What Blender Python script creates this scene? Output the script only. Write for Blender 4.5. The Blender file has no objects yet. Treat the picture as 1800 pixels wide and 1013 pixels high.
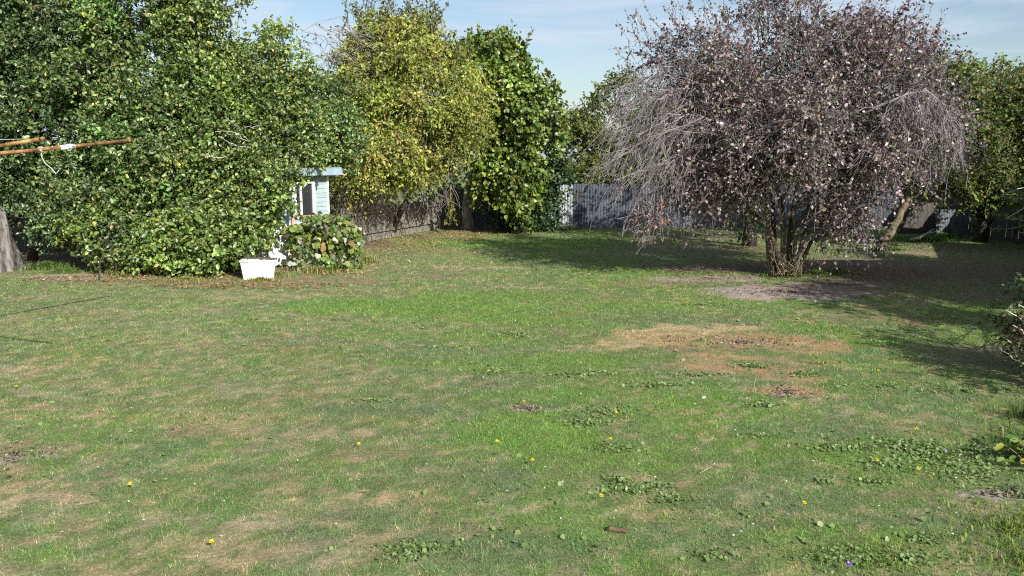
import bpy, math, random
import numpy as np
from mathutils import Vector, Matrix

random.seed(7)
rng = np.random.default_rng(11)
scene = bpy.context.scene
COL = scene.collection
PI = math.pi

# ------------------------------------------------------------------ camera, sky, sun, exposure
CAM_H, F_PX, PITCH = 2.6, 1413.0, math.radians(9.1)
cam_data = bpy.data.cameras.new('camera')
cam = bpy.data.objects.new('camera', cam_data)
COL.objects.link(cam)
cam.location = (0, 0, CAM_H)
cam.rotation_euler = (PI / 2 - PITCH, 0, 0)
cam_data.sensor_width = 36.0
cam_data.lens = 36.0 * F_PX / 1800.0
cam_data.clip_start, cam_data.clip_end = 0.05, 3000
scene.camera = cam

SUN_EL = math.radians(31)
SUN_AZ = math.atan2(0.52, -0.85)
SUN_DIR = Vector((math.sin(SUN_AZ) * math.cos(SUN_EL), math.cos(SUN_AZ) * math.cos(SUN_EL), math.sin(SUN_EL)))
sun_data = bpy.data.lights.new('sun', 'SUN')
sun_data.energy = 4.6
sun_data.angle = math.radians(0.45)
sun_data.color = (1.0, 0.965, 0.90)
sun = bpy.data.objects.new('sun', sun_data)
sun.location = (20, -30, 30)
sun.rotation_euler = SUN_DIR.to_track_quat('Z', 'Y').to_euler()
COL.objects.link(sun)

world = bpy.data.worlds.new('World')
scene.world = world
world.use_nodes = True
wn, wl = world.node_tree.nodes, world.node_tree.links
wn.clear()
w_out = wn.new('ShaderNodeOutputWorld')
w_bg = wn.new('ShaderNodeBackground')
w_sky = wn.new('ShaderNodeTexSky')
w_sky.sky_type = 'NISHITA'
w_sky.sun_disc = False
w_sky.sun_elevation = SUN_EL
w_sky.sun_rotation = SUN_AZ
w_sky.air_density, w_sky.dust_density, w_sky.ozone_density = 1.0, 1.2, 1.0
w_tc = wn.new('ShaderNodeTexCoord')
w_map = wn.new('ShaderNodeMapping')
w_map.inputs['Scale'].default_value = (1.3, 1.3, 11.0)
w_map.inputs['Location'].default_value = (0.55, 0.3, 0.2)
w_map.inputs['Rotation'].default_value = (0.0, 0.16, 0.0)
w_noise = wn.new('ShaderNodeTexNoise')
w_noise.inputs['Scale'].default_value = 2.4
w_noise.inputs['Detail'].default_value = 7.0
w_noise.inputs['Roughness'].default_value = 0.6
w_noise.inputs['Distortion'].default_value = 0.5
w_ramp = wn.new('ShaderNodeValToRGB')
w_ramp.color_ramp.elements[0].position = 0.44
w_ramp.color_ramp.elements[0].color = (0.0, 0.0, 0.0, 1)
w_ramp.color_ramp.elements[1].position = 0.62
w_ramp.color_ramp.elements[1].color = (0.8, 0.8, 0.8, 1)
w_mix = wn.new('ShaderNodeMixRGB')
w_mix.inputs['Color2'].default_value = (5.0, 5.7, 6.6, 1)
wl.new(w_tc.outputs['Generated'], w_map.inputs['Vector'])
wl.new(w_map.outputs['Vector'], w_noise.inputs['Vector'])
wl.new(w_noise.outputs['Fac'], w_ramp.inputs['Fac'])
wl.new(w_ramp.outputs['Color'], w_mix.inputs['Fac'])
wl.new(w_sky.outputs['Color'], w_mix.inputs['Color1'])
wl.new(w_mix.outputs['Color'], w_bg.inputs['Color'])
w_bg.inputs['Strength'].default_value = 0.084
wl.new(w_bg.outputs['Background'], w_out.inputs['Surface'])

scene.view_settings.view_transform = 'Standard'
scene.view_settings.look = 'None'
scene.view_settings.exposure = 0.72
scene.view_settings.gamma = 1.0
scene.render.engine = 'CYCLES'
scene.cycles.use_denoising = False
scene.cycles.max_bounces = 5
scene.cycles.diffuse_bounces = 3
scene.cycles.glossy_bounces = 2
scene.cycles.transmission_bounces = 3
scene.cycles.transparent_max_bounces = 4
scene.cycles.sample_clamp_indirect = 4.0
scene.cycles.caustics_reflective = False
scene.cycles.caustics_refractive = False
scene.cycles.pixel_filter_type = 'BLACKMAN_HARRIS'
scene.cycles.filter_width = 1.1

# ------------------------------------------------------------------ measuring helpers
FWD = np.array([0, math.cos(PITCH), -math.sin(PITCH)])
UPV = np.array([0, math.sin(PITCH), math.cos(PITCH)])


def ray(px, py):
    return FWD * F_PX + np.array([1.0, 0, 0]) * (px - 900) - UPV * (py - 506.5)


def P(px, py, d):
    """point seen at that place of the photograph, d metres out"""
    r = ray(px, py)
    return np.array([0, 0, CAM_H]) + r * (d / r[1])


def proj(p):
    d = np.asarray(p) - np.array([0, 0, CAM_H])
    w = d @ FWD
    return np.stack([900 + F_PX * d[:, 0] / w, 506.5 - F_PX * (d @ UPV) / w], -1)


def G(px, py):
    """point of the ground seen at that place of the photograph"""
    r = ray(px, py)
    return np.array([0, 0, CAM_H]) + r * (-CAM_H / r[2])


# ------------------------------------------------------------------ object helpers
def link(o, parent=None):
    COL.objects.link(o)
    if parent is not None:
        o.parent = parent
        off, q = Vector((0, 0, 0)), parent
        while q is not None:
            off += q.location
            q = q.parent
        o.location = tuple(-off)
    return o


def tag(o, label, cat, group=None):
    o['label'] = label
    o['category'] = cat
    if group:
        o['group'] = group
    return o


def thing(name, loc, label, cat, group=None):
    o = bpy.data.objects.new(name, None)
    o.empty_display_size = 0.2
    COL.objects.link(o)
    o.location = tuple(loc)
    return tag(o, label, cat, group)


class MB:
    """collects vertices and faces in world metres and links them as ONE mesh object"""

    def __init__(self):
        self.v, self.f = [], []

    def add(self, verts, faces):
        b = len(self.v)
        self.v.extend([tuple(map(float, p)) for p in verts])
        self.f.extend([tuple(b + i for i in q) for q in faces])

    def box(self, c, s, rot=None, taper=1.0):
        x, y, z = s[0] / 2, s[1] / 2, s[2] / 2
        pts = [(-x, -y, -z), (x, -y, -z), (x, y, -z), (-x, y, -z),
               (-x * taper, -y * taper, z), (x * taper, -y * taper, z), (x * taper, y * taper, z), (-x * taper, y * taper, z)]
        M = rot if rot is not None else Matrix.Identity(3)
        c = Vector([float(i) for i in c])
        self.add([M @ Vector(p) + c for p in pts],
                 [(0, 3, 2, 1), (4, 5, 6, 7), (0, 1, 5, 4), (1, 2, 6, 5), (2, 3, 7, 6), (3, 0, 4, 7)])
        return self

    def tube(self, pts, rad, sides=8, rough=0.0, cap=True):
        v, f = tube_arrays(pts, rad, sides, rough, cap)
        self.add(v, f)
        return self

    def build(self, name, m, parent=None, smooth=False, bevel=0.0):
        me = bpy.data.meshes.new(name)
        me.from_pydata(self.v, [], self.f)
        me.update()
        if smooth:
            me.polygons.foreach_set('use_smooth', [True] * len(me.polygons))
        me.materials.append(m)
        o = bpy.data.objects.new(name, me)
        link(o, parent)
        if bevel:
            b = o.modifiers.new('bevel', 'BEVEL')
            b.width, b.segments, b.limit_method = bevel, 2, 'ANGLE'
        return o


def tube_arrays(pts, rad, sides=6, rough=0.0, cap=True):
    p = np.asarray(pts, float)
    n = len(p)
    r = np.asarray(rad, float) * np.ones(n)
    t = np.gradient(p, axis=0)
    t /= np.linalg.norm(t, axis=1)[:, None] + 1e-9
    ref = np.array([0, 0, 1.0]) if abs(t[:, 2]).mean() < 0.8 else np.array([1.0, 0, 0])
    a = np.cross(t, ref)
    a /= np.linalg.norm(a, axis=1)[:, None] + 1e-9
    b = np.cross(t, a)
    ang = np.arange(sides) * 2 * PI / sides
    rr = r[:, None] * np.ones((n, sides))
    if rough:
        rr = rr * (1 + rough * rng.normal(0, 1, (1, sides)) + 0.5 * rough * rng.normal(0, 1, (n, sides)))
    v = p[:, None, :] + rr[:, :, None] * (np.cos(ang)[None, :, None] * a[:, None, :] + np.sin(ang)[None, :, None] * b[:, None, :])
    v = v.reshape(-1, 3)
    f = []
    for i in range(n - 1):
        for j in range(sides):
            k = (j + 1) % sides
            f.append((i * sides + j, i * sides + k, (i + 1) * sides + k, (i + 1) * sides + j))
    if cap:
        f.append(tuple(range(sides))[::-1])
        f.append(tuple((n - 1) * sides + j for j in range(sides)))
    return v, f


def raw_mesh(name, v, loops, per, m, parent=None, col=None, smooth=False):
    """mesh of faces with `per` corners each, straight from arrays, with a colour per vertex"""
    v = np.ascontiguousarray(v, dtype=np.float32)
    loops = np.ascontiguousarray(loops, dtype=np.int32).ravel()
    nf = len(loops) // per
    me = bpy.data.meshes.new(name)
    me.vertices.add(len(v))
    me.vertices.foreach_set('co', v.ravel())
    me.loops.add(len(loops))
    me.loops.foreach_set('vertex_index', loops)
    me.polygons.add(nf)
    me.polygons.foreach_set('loop_start', np.arange(0, nf * per, per, dtype=np.int32))
    if smooth:
        me.polygons.foreach_set('use_smooth', np.ones(nf, dtype=bool))
    me.update(calc_edges=True)
    if col is not None:
        at = me.attributes.new('tint', 'FLOAT_COLOR', 'POINT')
        c = np.ones((len(v), 4), dtype=np.float32)
        c[:, :3] = col
        at.data.foreach_set('color', c.ravel())
    me.materials.append(m)
    o = bpy.data.objects.new(name, me)
    return link(o, parent)


def unit(a):
    return a / (np.linalg.norm(a, axis=-1, keepdims=True) + 1e-9)


# ------------------------------------------------------------------ noise for wear and patches
_tab = np.random.default_rng(3).random((256, 256))


def vnoise(x, y, s, seed=0):
    x, y = np.asarray(x) / s + seed * 17.31, np.asarray(y) / s + seed * 9.77
    xi, yi = np.floor(x).astype(int), np.floor(y).astype(int)
    fx, fy = x - xi, y - yi
    fx, fy = fx * fx * (3 - 2 * fx), fy * fy * (3 - 2 * fy)
    g = lambda i, j: _tab[i % 256, j % 256]
    return (g(xi, yi) * (1 - fx) + g(xi + 1, yi) * fx) * (1 - fy) + (g(xi, yi + 1) * (1 - fx) + g(xi + 1, yi + 1) * fx) * fy


def fbm(x, y, s, seed=0, o=4):
    t, a, n = 0, 1.0, 0
    for k in range(o):
        t = t + a * vnoise(x, y, s / 2 ** k, seed + k * 3)
        n += a
        a *= 0.6
    return t / n


def sst(a, b, x):
    t = np.clip((x - a) / (b - a), 0, 1)
    return t * t * (3 - 2 * t)


# ------------------------------------------------------------------ materials
def new_mat(name):
    m = bpy.data.materials.new(name)
    m.use_nodes = True
    nt = m.node_tree
    bs = nt.nodes['Principled BSDF']
    return m, nt, bs


def leaf_mat(name, rough=0.45, spec=0.5, trans=0.3):
    m, nt, bs = new_mat(name)
    at = nt.nodes.new('ShaderNodeAttribute')
    at.attribute_name = 'tint'
    bs.inputs['Roughness'].default_value = rough
    bs.inputs['Specular IOR Level'].default_value = spec
    nt.links.new(at.outputs['Color'], bs.inputs['Base Color'])
    tr = nt.nodes.new('ShaderNodeBsdfTranslucent')
    hs = nt.nodes.new('ShaderNodeHueSaturation')
    hs.inputs['Saturation'].default_value = 1.2
    hs.inputs['Value'].default_value = 1.3
    nt.links.new(at.outputs['Color'], hs.inputs['Color'])
    nt.links.new(hs.outputs['Color'], tr.inputs['Color'])
    mx = nt.nodes.new('ShaderNodeMixShader')
    mx.inputs['Fac'].default_value = trans
    nt.links.new(bs.outputs['BSDF'], mx.inputs[1])
    nt.links.new(tr.outputs['BSDF'], mx.inputs[2])
    nt.links.new(mx.outputs['Shader'], nt.nodes['Material Output'].inputs['Surface'])
    return m


def rough_mat(name, c1, c2, scale=4.0, stretch=(1, 1, 1), rough=0.85, bump=0.3, spec=0.2, detail=6, c3=None, lo=0.35, hi=0.65, bdist=0.03):
    """two or three tones of the same worn material broken up by noise, with a fine relief"""
    m, nt, bs = new_mat(name)
    N = nt.nodes
    g = N.new('ShaderNodeTexCoord')
    mp = N.new('ShaderNodeMapping')
    mp.inputs['Scale'].default_value = stretch
    nt.links.new(g.outputs['Object'], mp.inputs['Vector'])
    no = N.new('ShaderNodeTexNoise')
    no.inputs['Scale'].default_value = scale
    no.inputs['Detail'].default_value = detail
    no.inputs['Roughness'].default_value = 0.65
    nt.links.new(mp.outputs['Vector'], no.inputs['Vector'])
    rp = N.new('ShaderNodeValToRGB')
    rp.color_ramp.elements[0].position, rp.color_ramp.elements[1].position = lo, hi
    rp.color_ramp.elements[0].color = (*c1, 1)
    rp.color_ramp.elements[1].color = (*c2, 1)
    if c3:
        e = rp.color_ramp.elements.new(0.5 * (lo + hi))
        e.color = (*c3, 1)
    nt.links.new(no.outputs['Fac'], rp.inputs['Fac'])
    nt.links.new(rp.outputs['Color'], bs.inputs['Base Color'])
    bs.inputs['Roughness'].default_value = rough
    bs.inputs['Specular IOR Level'].default_value = spec
    if bump:
        b = N.new('ShaderNodeBump')
        b.inputs['Strength'].default_value = bump
        b.inputs['Distance'].default_value = bdist
        nt.links.new(no.outputs['Fac'], b.inputs['Height'])
        nt.links.new(b.outputs['Normal'], bs.inputs['Normal'])
    return m


M = {}
M['leaf'] = leaf_mat('hedge_leaf', 0.44, 0.85, 0.25)
M['leaf_soft'] = leaf_mat('soft_leaf', 0.55, 0.35, 0.35)
M['leaf_plum'] = leaf_mat('plum_leaf', 0.42, 0.75, 0.2)
M['blade'] = leaf_mat('grass_blade', 0.6, 0.25, 0.3)
M['bark_grey'] = rough_mat('grey_bark', (0.06, 0.05, 0.045), (0.24, 0.22, 0.20), 6, (1, 1, 0.25), bump=0.8)
M['bark_dark'] = rough_mat('dark_bark', (0.025, 0.02, 0.016), (0.09, 0.075, 0.06), 7, (1, 1, 0.3), bump=0.8)
M['bark_plum'] = rough_mat('plum_bark', (0.05, 0.04, 0.028), (0.21, 0.185, 0.13), 7, (1, 1, 0.3), bump=0.8, c3=(0.11, 0.098, 0.06))
M['bark_pale'] = rough_mat('pale_bark', (0.10, 0.09, 0.075), (0.42, 0.38, 0.32), 5, (1, 1, 0.6), bump=0.6)
M['bark_lichen'] = rough_mat('lichen_bark', (0.05, 0.042, 0.028), (0.20, 0.165, 0.10), 8, (1, 1, 0.4), bump=0.8)
M['twig_grey'] = rough_mat('grey_twig', (0.13, 0.11, 0.11), (0.33, 0.30, 0.305), 3, bump=0)
M['twig_brown'] = rough_mat('brown_twig', (0.10, 0.075, 0.05), (0.26, 0.20, 0.14), 3, bump=0)
M['twig_pale'] = rough_mat('pale_twig', (0.35, 0.33, 0.29), (0.55, 0.52, 0.47), 3, bump=0)
M['dry_straw'] = rough_mat('dry_straw', (0.26, 0.20, 0.12), (0.42, 0.35, 0.23), 8, bump=0)
M['stump'] = rough_mat('weathered_trunk', (0.018, 0.016, 0.014), (0.24, 0.225, 0.21), 5, (1.2, 1.2, 0.22), bump=1.0, c3=(0.11, 0.10, 0.092), lo=0.36, hi=0.6, bdist=.12)
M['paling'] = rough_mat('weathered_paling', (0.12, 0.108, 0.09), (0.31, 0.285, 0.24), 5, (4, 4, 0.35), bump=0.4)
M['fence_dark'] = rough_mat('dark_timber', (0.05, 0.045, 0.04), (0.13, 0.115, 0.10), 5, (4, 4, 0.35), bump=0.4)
M['iron'] = rough_mat('old_galvanised_iron', (0.085, 0.06, 0.045), (0.105, 0.12, 0.15), 1.6, (1, 1, 0.3), rough=0.6, bump=0.05, spec=0.35, c3=(0.058, 0.068, 0.088), lo=.26, hi=.68)
M['iron_pale'] = rough_mat('pale_galvanised_iron', (0.22, 0.24, 0.26), (0.36, 0.39, 0.41), 2.0, (1, 1, 0.3), rough=0.5, bump=0.05, spec=0.4)
M['iron_shaded'] = rough_mat('shaded_iron', (0.06, 0.065, 0.07), (0.13, 0.14, 0.15), 2.5, (1, 1, .5), bump=0.05, rough=0.7)  # darker iron with the shade of the corner put into its colour
M['iron_red'] = rough_mat('red_painted_iron', (0.20, 0.03, 0.025), (0.34, 0.06, 0.05), 2.5, bump=0.05, rough=0.6)
M['white_board'] = rough_mat('flaking_white_paint', (0.52, 0.55, 0.53), (0.78, 0.81, 0.80), 3.5, (1, 1, 2), rough=0.6, bump=0.08, lo=0.28, hi=0.5)
M['green_board'] = rough_mat('pale_green_paint', (0.19, 0.25, 0.255), (0.32, 0.40, 0.405), 3.5, (1, 1, 2), rough=0.6, bump=0.08, lo=0.28, hi=0.5)
M['fascia'] = rough_mat('blue_grey_paint', (0.22, 0.29, 0.35), (0.34, 0.42, 0.49), 3, (1, 1, 2), rough=0.6, bump=0.05)
M['sill'] = rough_mat('bare_red_timber', (0.30, 0.17, 0.10), (0.55, 0.38, 0.26), 6, (0.5, 4, 4), bump=0.2)
M['tub'] = rough_mat('chalky_white_enamel', (0.34, 0.31, 0.25), (0.80, 0.80, 0.78), 5, (1, 1, .45), rough=0.5, bump=0.05, lo=0.28, hi=0.50)
M['soil'] = rough_mat('dark_soil', (0.03, 0.022, 0.015), (0.11, 0.08, 0.055), 12, bump=1.0)
M['concrete'] = rough_mat('old_concrete', (0.22, 0.21, 0.19), (0.42, 0.40, 0.36), 9, bump=0.4)
M['rust'] = rough_mat('rusty_steel', (0.10, 0.048, 0.022), (0.46, 0.29, 0.11), 7, bump=0.3, rough=0.8, c3=(0.25, 0.125, 0.05))
M['wire'] = rough_mat('white_cord', (0.5, 0.5, 0.5), (0.72, 0.72, 0.72), 9, bump=0, rough=0.5)
M['tape'] = rough_mat('grey_white_tape', (0.10, 0.10, 0.11), (0.80, 0.80, 0.80), 26, (1.5, 1, 1), bump=0.1, rough=0.5, lo=0.42, hi=0.52)
M['steel'] = rough_mat('galvanised_steel', (0.32, 0.33, 0.34), (0.48, 0.49, 0.50), 6, bump=0.05, rough=0.45, spec=0.5)
M['brick'] = rough_mat('house_brick', (0.20, 0.10, 0.07), (0.34, 0.18, 0.13), 6, bump=0.3)
M['roof_tile'] = rough_mat('grey_roof_tile', (0.10, 0.10, 0.10), (0.20, 0.19, 0.18), 8, bump=0.3)
M['rooting'] = rough_mat('brown_wood_scrap', (0.07, 0.045, 0.03), (0.20, 0.13, 0.085), 14, bump=0.6)
m, nt, bs = new_mat('dark_window_glass')
bs.inputs['Base Color'].default_value = (0.03, 0.033, 0.035, 1)
bs.inputs['Roughness'].default_value = 0.08
M['glass'] = m
m, nt, bs = new_mat('flower_petal')
at = nt.nodes.new('ShaderNodeAttribute'); at.attribute_name = 'tint'
nt.links.new(at.outputs['Color'], bs.inputs['Base Color'])
bs.inputs['Roughness'].default_value = 0.6
M['petal'] = m

# ------------------------------------------------------------------ the lawn: where it is green, dry, worn or bare
# (place in the photograph, radii in metres, kind, strength)
PATCH = [
    # bare sandy soil at the foot of the plum tree
    (1395, 515, 1.75, 0.95, 'sand', 1.0), (1250, 492, 1.5, 0.55, 'sand', .75), (1470, 500, 1.2, 0.6, 'sand', .8), (1330, 470, 3.0, 1.2, 'dirt', .75),
    (1250, 440, 3.2, 2.2, 'dirt', .4), (1480, 470, 2.6, 1.6, 'dirt', .75), (1640, 500, 3.0, 2.2, 'dirt', .5), (1250, 415, 3.5, 2.0, 'dirt', .35), (1600, 470, 3, 2, 'dirt', .6),
    (1750, 450, 2.5, 4, 'dirt', .45),
    # tan ring in the middle
    (1170, 583, 0.85, 0.42, 'tan', 1.0), (1080, 602, 0.45, 0.42, 'tan', 1.0), (1250, 575, 0.9, 0.30, 'tan', .9), (1330, 600, 1.1, 0.55, 'ring', 1.0),
    (1240, 612, 1.1, 0.55, 'litter', .8), (1400, 612, 0.7, 0.4, 'ring', 1.0), (1290, 650, 0.9, 0.4, 'litter', .55), (1250, 655, 0.5, 0.3, 'litter', .6),
    (1410, 690, 0.30, 0.26, 'ring', 1.0), (1360, 690, 0.28, 0.2, 'ring', 1.0), (1380, 696, 0.17, 0.09, 'sand', 1), (1430, 700, 0.3, 0.2, 'straw', .6), (1020, 612, 0.6, 0.25, 'straw', .5),
    (1210, 728, 0.35, 0.12, 'straw', .6), (1290, 733, 0.2, 0.1, 'straw', .5),
    (1300, 640, 1.0, .5, 'ring', .65), (1390, 665, .55, .3, 'ring', .6), (1140, 600, .6, .35, 'tan', .5), (1230, 600, .8, .5, 'ring', .6),
    # small bald spots
    (930, 722, 0.15, 0.10, 'sand', .95), (920, 712, 0.12, 0.08, 'litter', .8), (750, 828, 0.12, 0.06, 'straw', .8), (800, 875, .15, .05, 'straw', .6),
    (735, 877, 0.11, 0.05, 'litter', .8), (690, 880, 0.3, 0.06, 'straw', .6), (940, 930, 0.15, 0.08, 'litter', .7), (1210, 825, 0.2, 0.07, 'straw', .6),
    (1280, 822, 0.16, 0.05, 'straw', .6), (1200, 850, 0.12, 0.05, 'straw', .6), (1000, 1005, 0.16, .05, 'litter', .8), (1760, 870, 0.3, 0.10, 'sand', .9), (1690, 830, 0.3, .12, 'litter', .7),
    (1600, 870, 0.3, .1, 'litter', .6), (1700, 1000, .25, .1, 'litter', .7), (1700, 800, 0.3, .15, 'litter', .7), (1550, 740, .8, .3, 'straw', .4),
    # dry band at lower left
    (350, 915, 0.45, 0.16, 'straw', .95), (420, 960, 0.75, 0.35, 'straw', .6), (500, 900, 0.9, 0.4, 'straw', .6), (40, 880, 0.5, 0.35, 'straw', .95), (30, 790, 0.35, 0.13, 'litter', .95), (20, 810, .4, .15, 'sand', .7),
    (620, 870, 0.55, 0.16, 'straw', .8), (540, 970, 0.7, 0.4, 'straw', .7), (250, 1000, 0.6, 0.2, 'straw', .6), (430, 835, .3, .08, 'litter', .8), (350, 835, .25, .06, 'litter', .8), (30, 655, .7, .35, 'straw', .7),
    (90, 735, .5, .2, 'straw', .6), (300, 760, .5, .15, 'litter', .6), (500, 690, .8, .3, 'straw', .5), (560, 760, .6, .2, 'straw', .5), (200, 915, .2, .05, 'straw', .8), (130, 990, .3, .08, 'straw', .6),
    (310, 550, 1.3, .35, 'straw', .7), (200, 575, 1.2, .35, 'straw', .45), (540, 600, 1.6, .5, 'litter', .5), (330, 600, 1.5, .5, 'straw', .4), (550, 700, .6, .2, 'litter', .5), (170, 600, 1, .3, 'straw', .4),
    (150, 680, 1.5, .6, 'straw', .45), (420, 740, 1.2, .4, 'straw', .45), (640, 800, .5, .2, 'litter', .4), (700, 930, .5, .2, 'straw', .4),
    # dry brown strip along the foot of the hedge
    (60, 478, 1.5, 0.8, 'litter', .7), (240, 492, 2.2, 0.55, 'litter', .9), (420, 500, 1.6, 0.5, 'litter', .8), (560, 490, 1.5, 0.7, 'litter', .8), (140, 485, 1.0, 0.6, 'sand', .6),
    (640, 465, 0.9, 0.7, 'straw', .7), (130, 455, 1.6, 1.6, 'dirt', .9), (250, 460, 2.5, 1.6, 'dirt', .9), (400, 470, 2, 1.2, 'dirt', .8), (480, 520, 1.4, .5, 'straw', .5),
    (660, 432, 2.2, 1.6, 'litter', .9), (740, 415, 1.8, 1.5, 'litter', .8), (830, 408, 2.0, 1.2, 'litter', .8), (900, 404, 2.5, 1.0, 'dirt', .8), (1000, 402, 3, 0.8, 'dirt', .7), (600, 430, 1.5, 2.0, 'dirt', .8),
    (820, 470, 1.2, 0.5, 'straw', .65), (790, 487, 0.8, 0.2, 'litter', .9), (880, 470, 1, .25, 'straw', .5), (770, 440, 1.5, .8, 'litter', .45), (1010, 520, 1.2, 0.5, 'litter', .6), (1150, 500, 1.0, .5, 'litter', .6), (950, 505, .8, .2, 'straw', .5),
    (1590, 535, 1.6, .5, 'straw', .55), (1550, 560, 1.5, .5, 'litter', .5), (1660, 565, 1.0, .6, 'litter', .45),
    # lusher patches
    (750, 540, 2.6, 0.8, 'lush', .8), (620, 530, 1.2, .5, 'lush', .6), (880, 520, 2, 0.6, 'lush', .7), (930, 560, 1.5, .6, 'lush', .6), (920, 760, 0.9, 0.5, 'lush', .8), (900, 640, 1.5, .6, 'lush', .7), (980, 700, .8, .3, 'lush', .6),
    (1060, 800, .8, .4, 'lush', .6), (1540, 600, .7, .2, 'lush', .9), (1250, 710, .6, .2, 'lush', .6), (800, 430, 2.2, 1.2, 'lush', .5), (950, 430, 3, 1.5, 'lush', .6), (1100, 540, 1.5, .5, 'lush', .5), (1500, 800, .8, .4, 'lush', .5),
    (700, 590, 1.3, .4, 'lush', .4), (80, 775, .5, .12, 'lush', .6), (30, 985, .3, .15, 'lush', .6), (1480, 960, .6, .3, 'lush', .6), (1620, 420, 1.2, 1.2, 'lush', .6), (1600, 445, 1.2, .7, 'straw', .6),
    (700, 720, .9, .3, 'cool', .6), (470, 830, .6, .3, 'cool', .5), (860, 830, .7, .3, 'cool', .5), (1430, 760, .7, .3, 'cool', .4), (800, 620, 1.5, .5, 'cool', .4), (870, 960, .6, .3, 'cool', .4), (1160, 560, 1.5, .4, 'cool', .5),
    (1730, 480, 2.0, 1.5, 'dirt', .5), (1770, 640, 0.8, 1.5, 'dirt', .4),
]
TONE = {'tan': (0.46, 0.36, 0.19), 'ring': (0.39, 0.275, 0.135), 'base': (0.116, 0.206, 0.058), 'lush': (0.112, 0.250, 0.036), 'cool': (0.108, 0.190, 0.082), 'dull': (0.146, 0.185, 0.088),
        'straw': (0.43, 0.35, 0.205), 'litter': (0.27, 0.195, 0.118), 'sand': (0.41, 0.35, 0.305), 'dirt': (0.17, 0.125, 0.10)}
COVER = {'ring': (.7, .55), 'tan': (.8, .6), 'lush': (1.25, 1.15), 'cool': (1.1, 1.1), 'straw': (0.75, 0.6), 'litter': (0.55, 0.5), 'sand': (0.04, 0.4), 'dirt': (0.12, 0.5)}


def lawn(x, y):
    """colour, blade cover and blade height of the lawn at points x, y"""
    x, y = np.asarray(x, float), np.asarray(y, float)
    n1, n2, n3 = fbm(x, y, 2.6, 1), fbm(x, y, 0.7, 5), fbm(x, y, 0.22, 9, 3)
    n4 = fbm(x, y, 1.3, 21)
    col = np.ones(x.shape + (3,)) * np.array(TONE['base'])
    cover, height = np.ones(x.shape), np.ones(x.shape)

    def blend(w, k):
        nonlocal col, cover, height
        col = col * (1 - w[..., None]) + np.array(TONE[k]) * w[..., None]
        if k in COVER:
            cover = cover * (1 - w) + COVER[k][0] * w
            height = height * (1 - w) + COVER[k][1] * w
    left = sst(1.5, -3.5, x)
    f1, f2 = fbm(x, y, 0.13, 111, 3), fbm(x, y, 0.17, 121, 3)
    blend(sst(0.42, 0.64, n4) * 0.75 * (1 - .55 * left), 'lush')
    blend(sst(0.50, 0.7, fbm(x, y, 1.0, 33)) * 0.55, 'cool')
    blend(np.clip(sst(0.45, 0.65, n1) * 0.30 + left * 0.40 * sst(0.3, 0.55, n2), 0, 1) * (.4 + .6 * sst(.35, .6, f1)), 'dull')
    blend(sst(0.52, 0.70, n2 * 0.28 + 0.72 * f1 + 0.04 * left) * (0.16 + 0.16 * left), 'straw')
    blend(sst(0.55, 0.72, fbm(x, y, 0.9, 14) * 0.35 + 0.65 * f2) * (.24 + .12 * left), 'litter')
    blend(sst(0.55, 0.72, f2 * .8 + .2 * n3) * 0.45, 'lush')
    blend(sst(0.57, 0.70, fbm(x, y, .11, 151, 3)) * 0.5, 'straw')
    wx, wy = (fbm(x, y, 0.9, 41) - .5) * 1.5, (fbm(x, y, 0.9, 51) - .5) * 1.5
    hx, hy = (fbm(x, y, 0.25, 61, 3) - .5), (fbm(x, y, 0.25, 71, 3) - .5)
    for px, py, rx, ry, k, s in PATCH:
        c = G(px, py)
        q = min(rx, 1.0)
        u = ((x - c[0] + wx * q + hx * 0.5 * q) / rx) ** 2 + ((y - c[1] + wy * min(ry, .8) + hy * 0.5 * q) / ry) ** 2
        edge = sst(1.25, 0.45, u)
        if k in ('straw', 'litter', 'ring', 'tan'):
            edge = edge * ({'ring': .35, 'tan': .45}.get(k, .10) + 1.0 * sst(0.42, 0.60, n3 * .4 + f1 * .6))
        elif k == 'sand' and rx < .6:
            edge = edge * sst(.40, .58, n3 * .5 + f1 * .5)
        if px < 720 and py > 530 and k in ('straw', 'litter'):
            s = s * (.4 if rx >= .8 else .85)
        blend(np.clip(edge * s, 0, 1), k)
    # beyond the fences and out of view everything is plain rough grass
    mot = fbm(x, y, 0.10, 141, 3)
    col = col * (.6 + .8 * mot)[..., None] * (1 + (fbm(x, y, 0.45, 145, 2) - .5)[..., None] * np.array([.35, .1, -.1]))
    height = height * (.55 + .9 * mot)
    return col * np.array([1.16, 1.10, 1.16]), cover, height


def ground_z(x, y):
    return 0.05 * (fbm(x, y, 5.0, 81, 2) - 0.5) + 0.02 * (fbm(x, y, 0.8, 83, 3) - 0.5)


def warp(lo, hi, step, far, n=26):
    core = np.arange(lo, hi + step / 2, step)
    g = np.geomspace(step * 2, far, n)
    return np.concatenate([lo - g[::-1], core, hi + g])


gx, gy = warp(-15.0, 16.0, 0.07, 900), warp(3.5, 34.0, 0.07, 900)
X, Y = np.meshgrid(gx, gy)
Z = ground_z(X, Y)
Z = np.where((np.abs(X) > 40) | (Y > 60) | (Y < -40), -0.02, Z)
gc, _, _ = lawn(X, Y)
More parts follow.
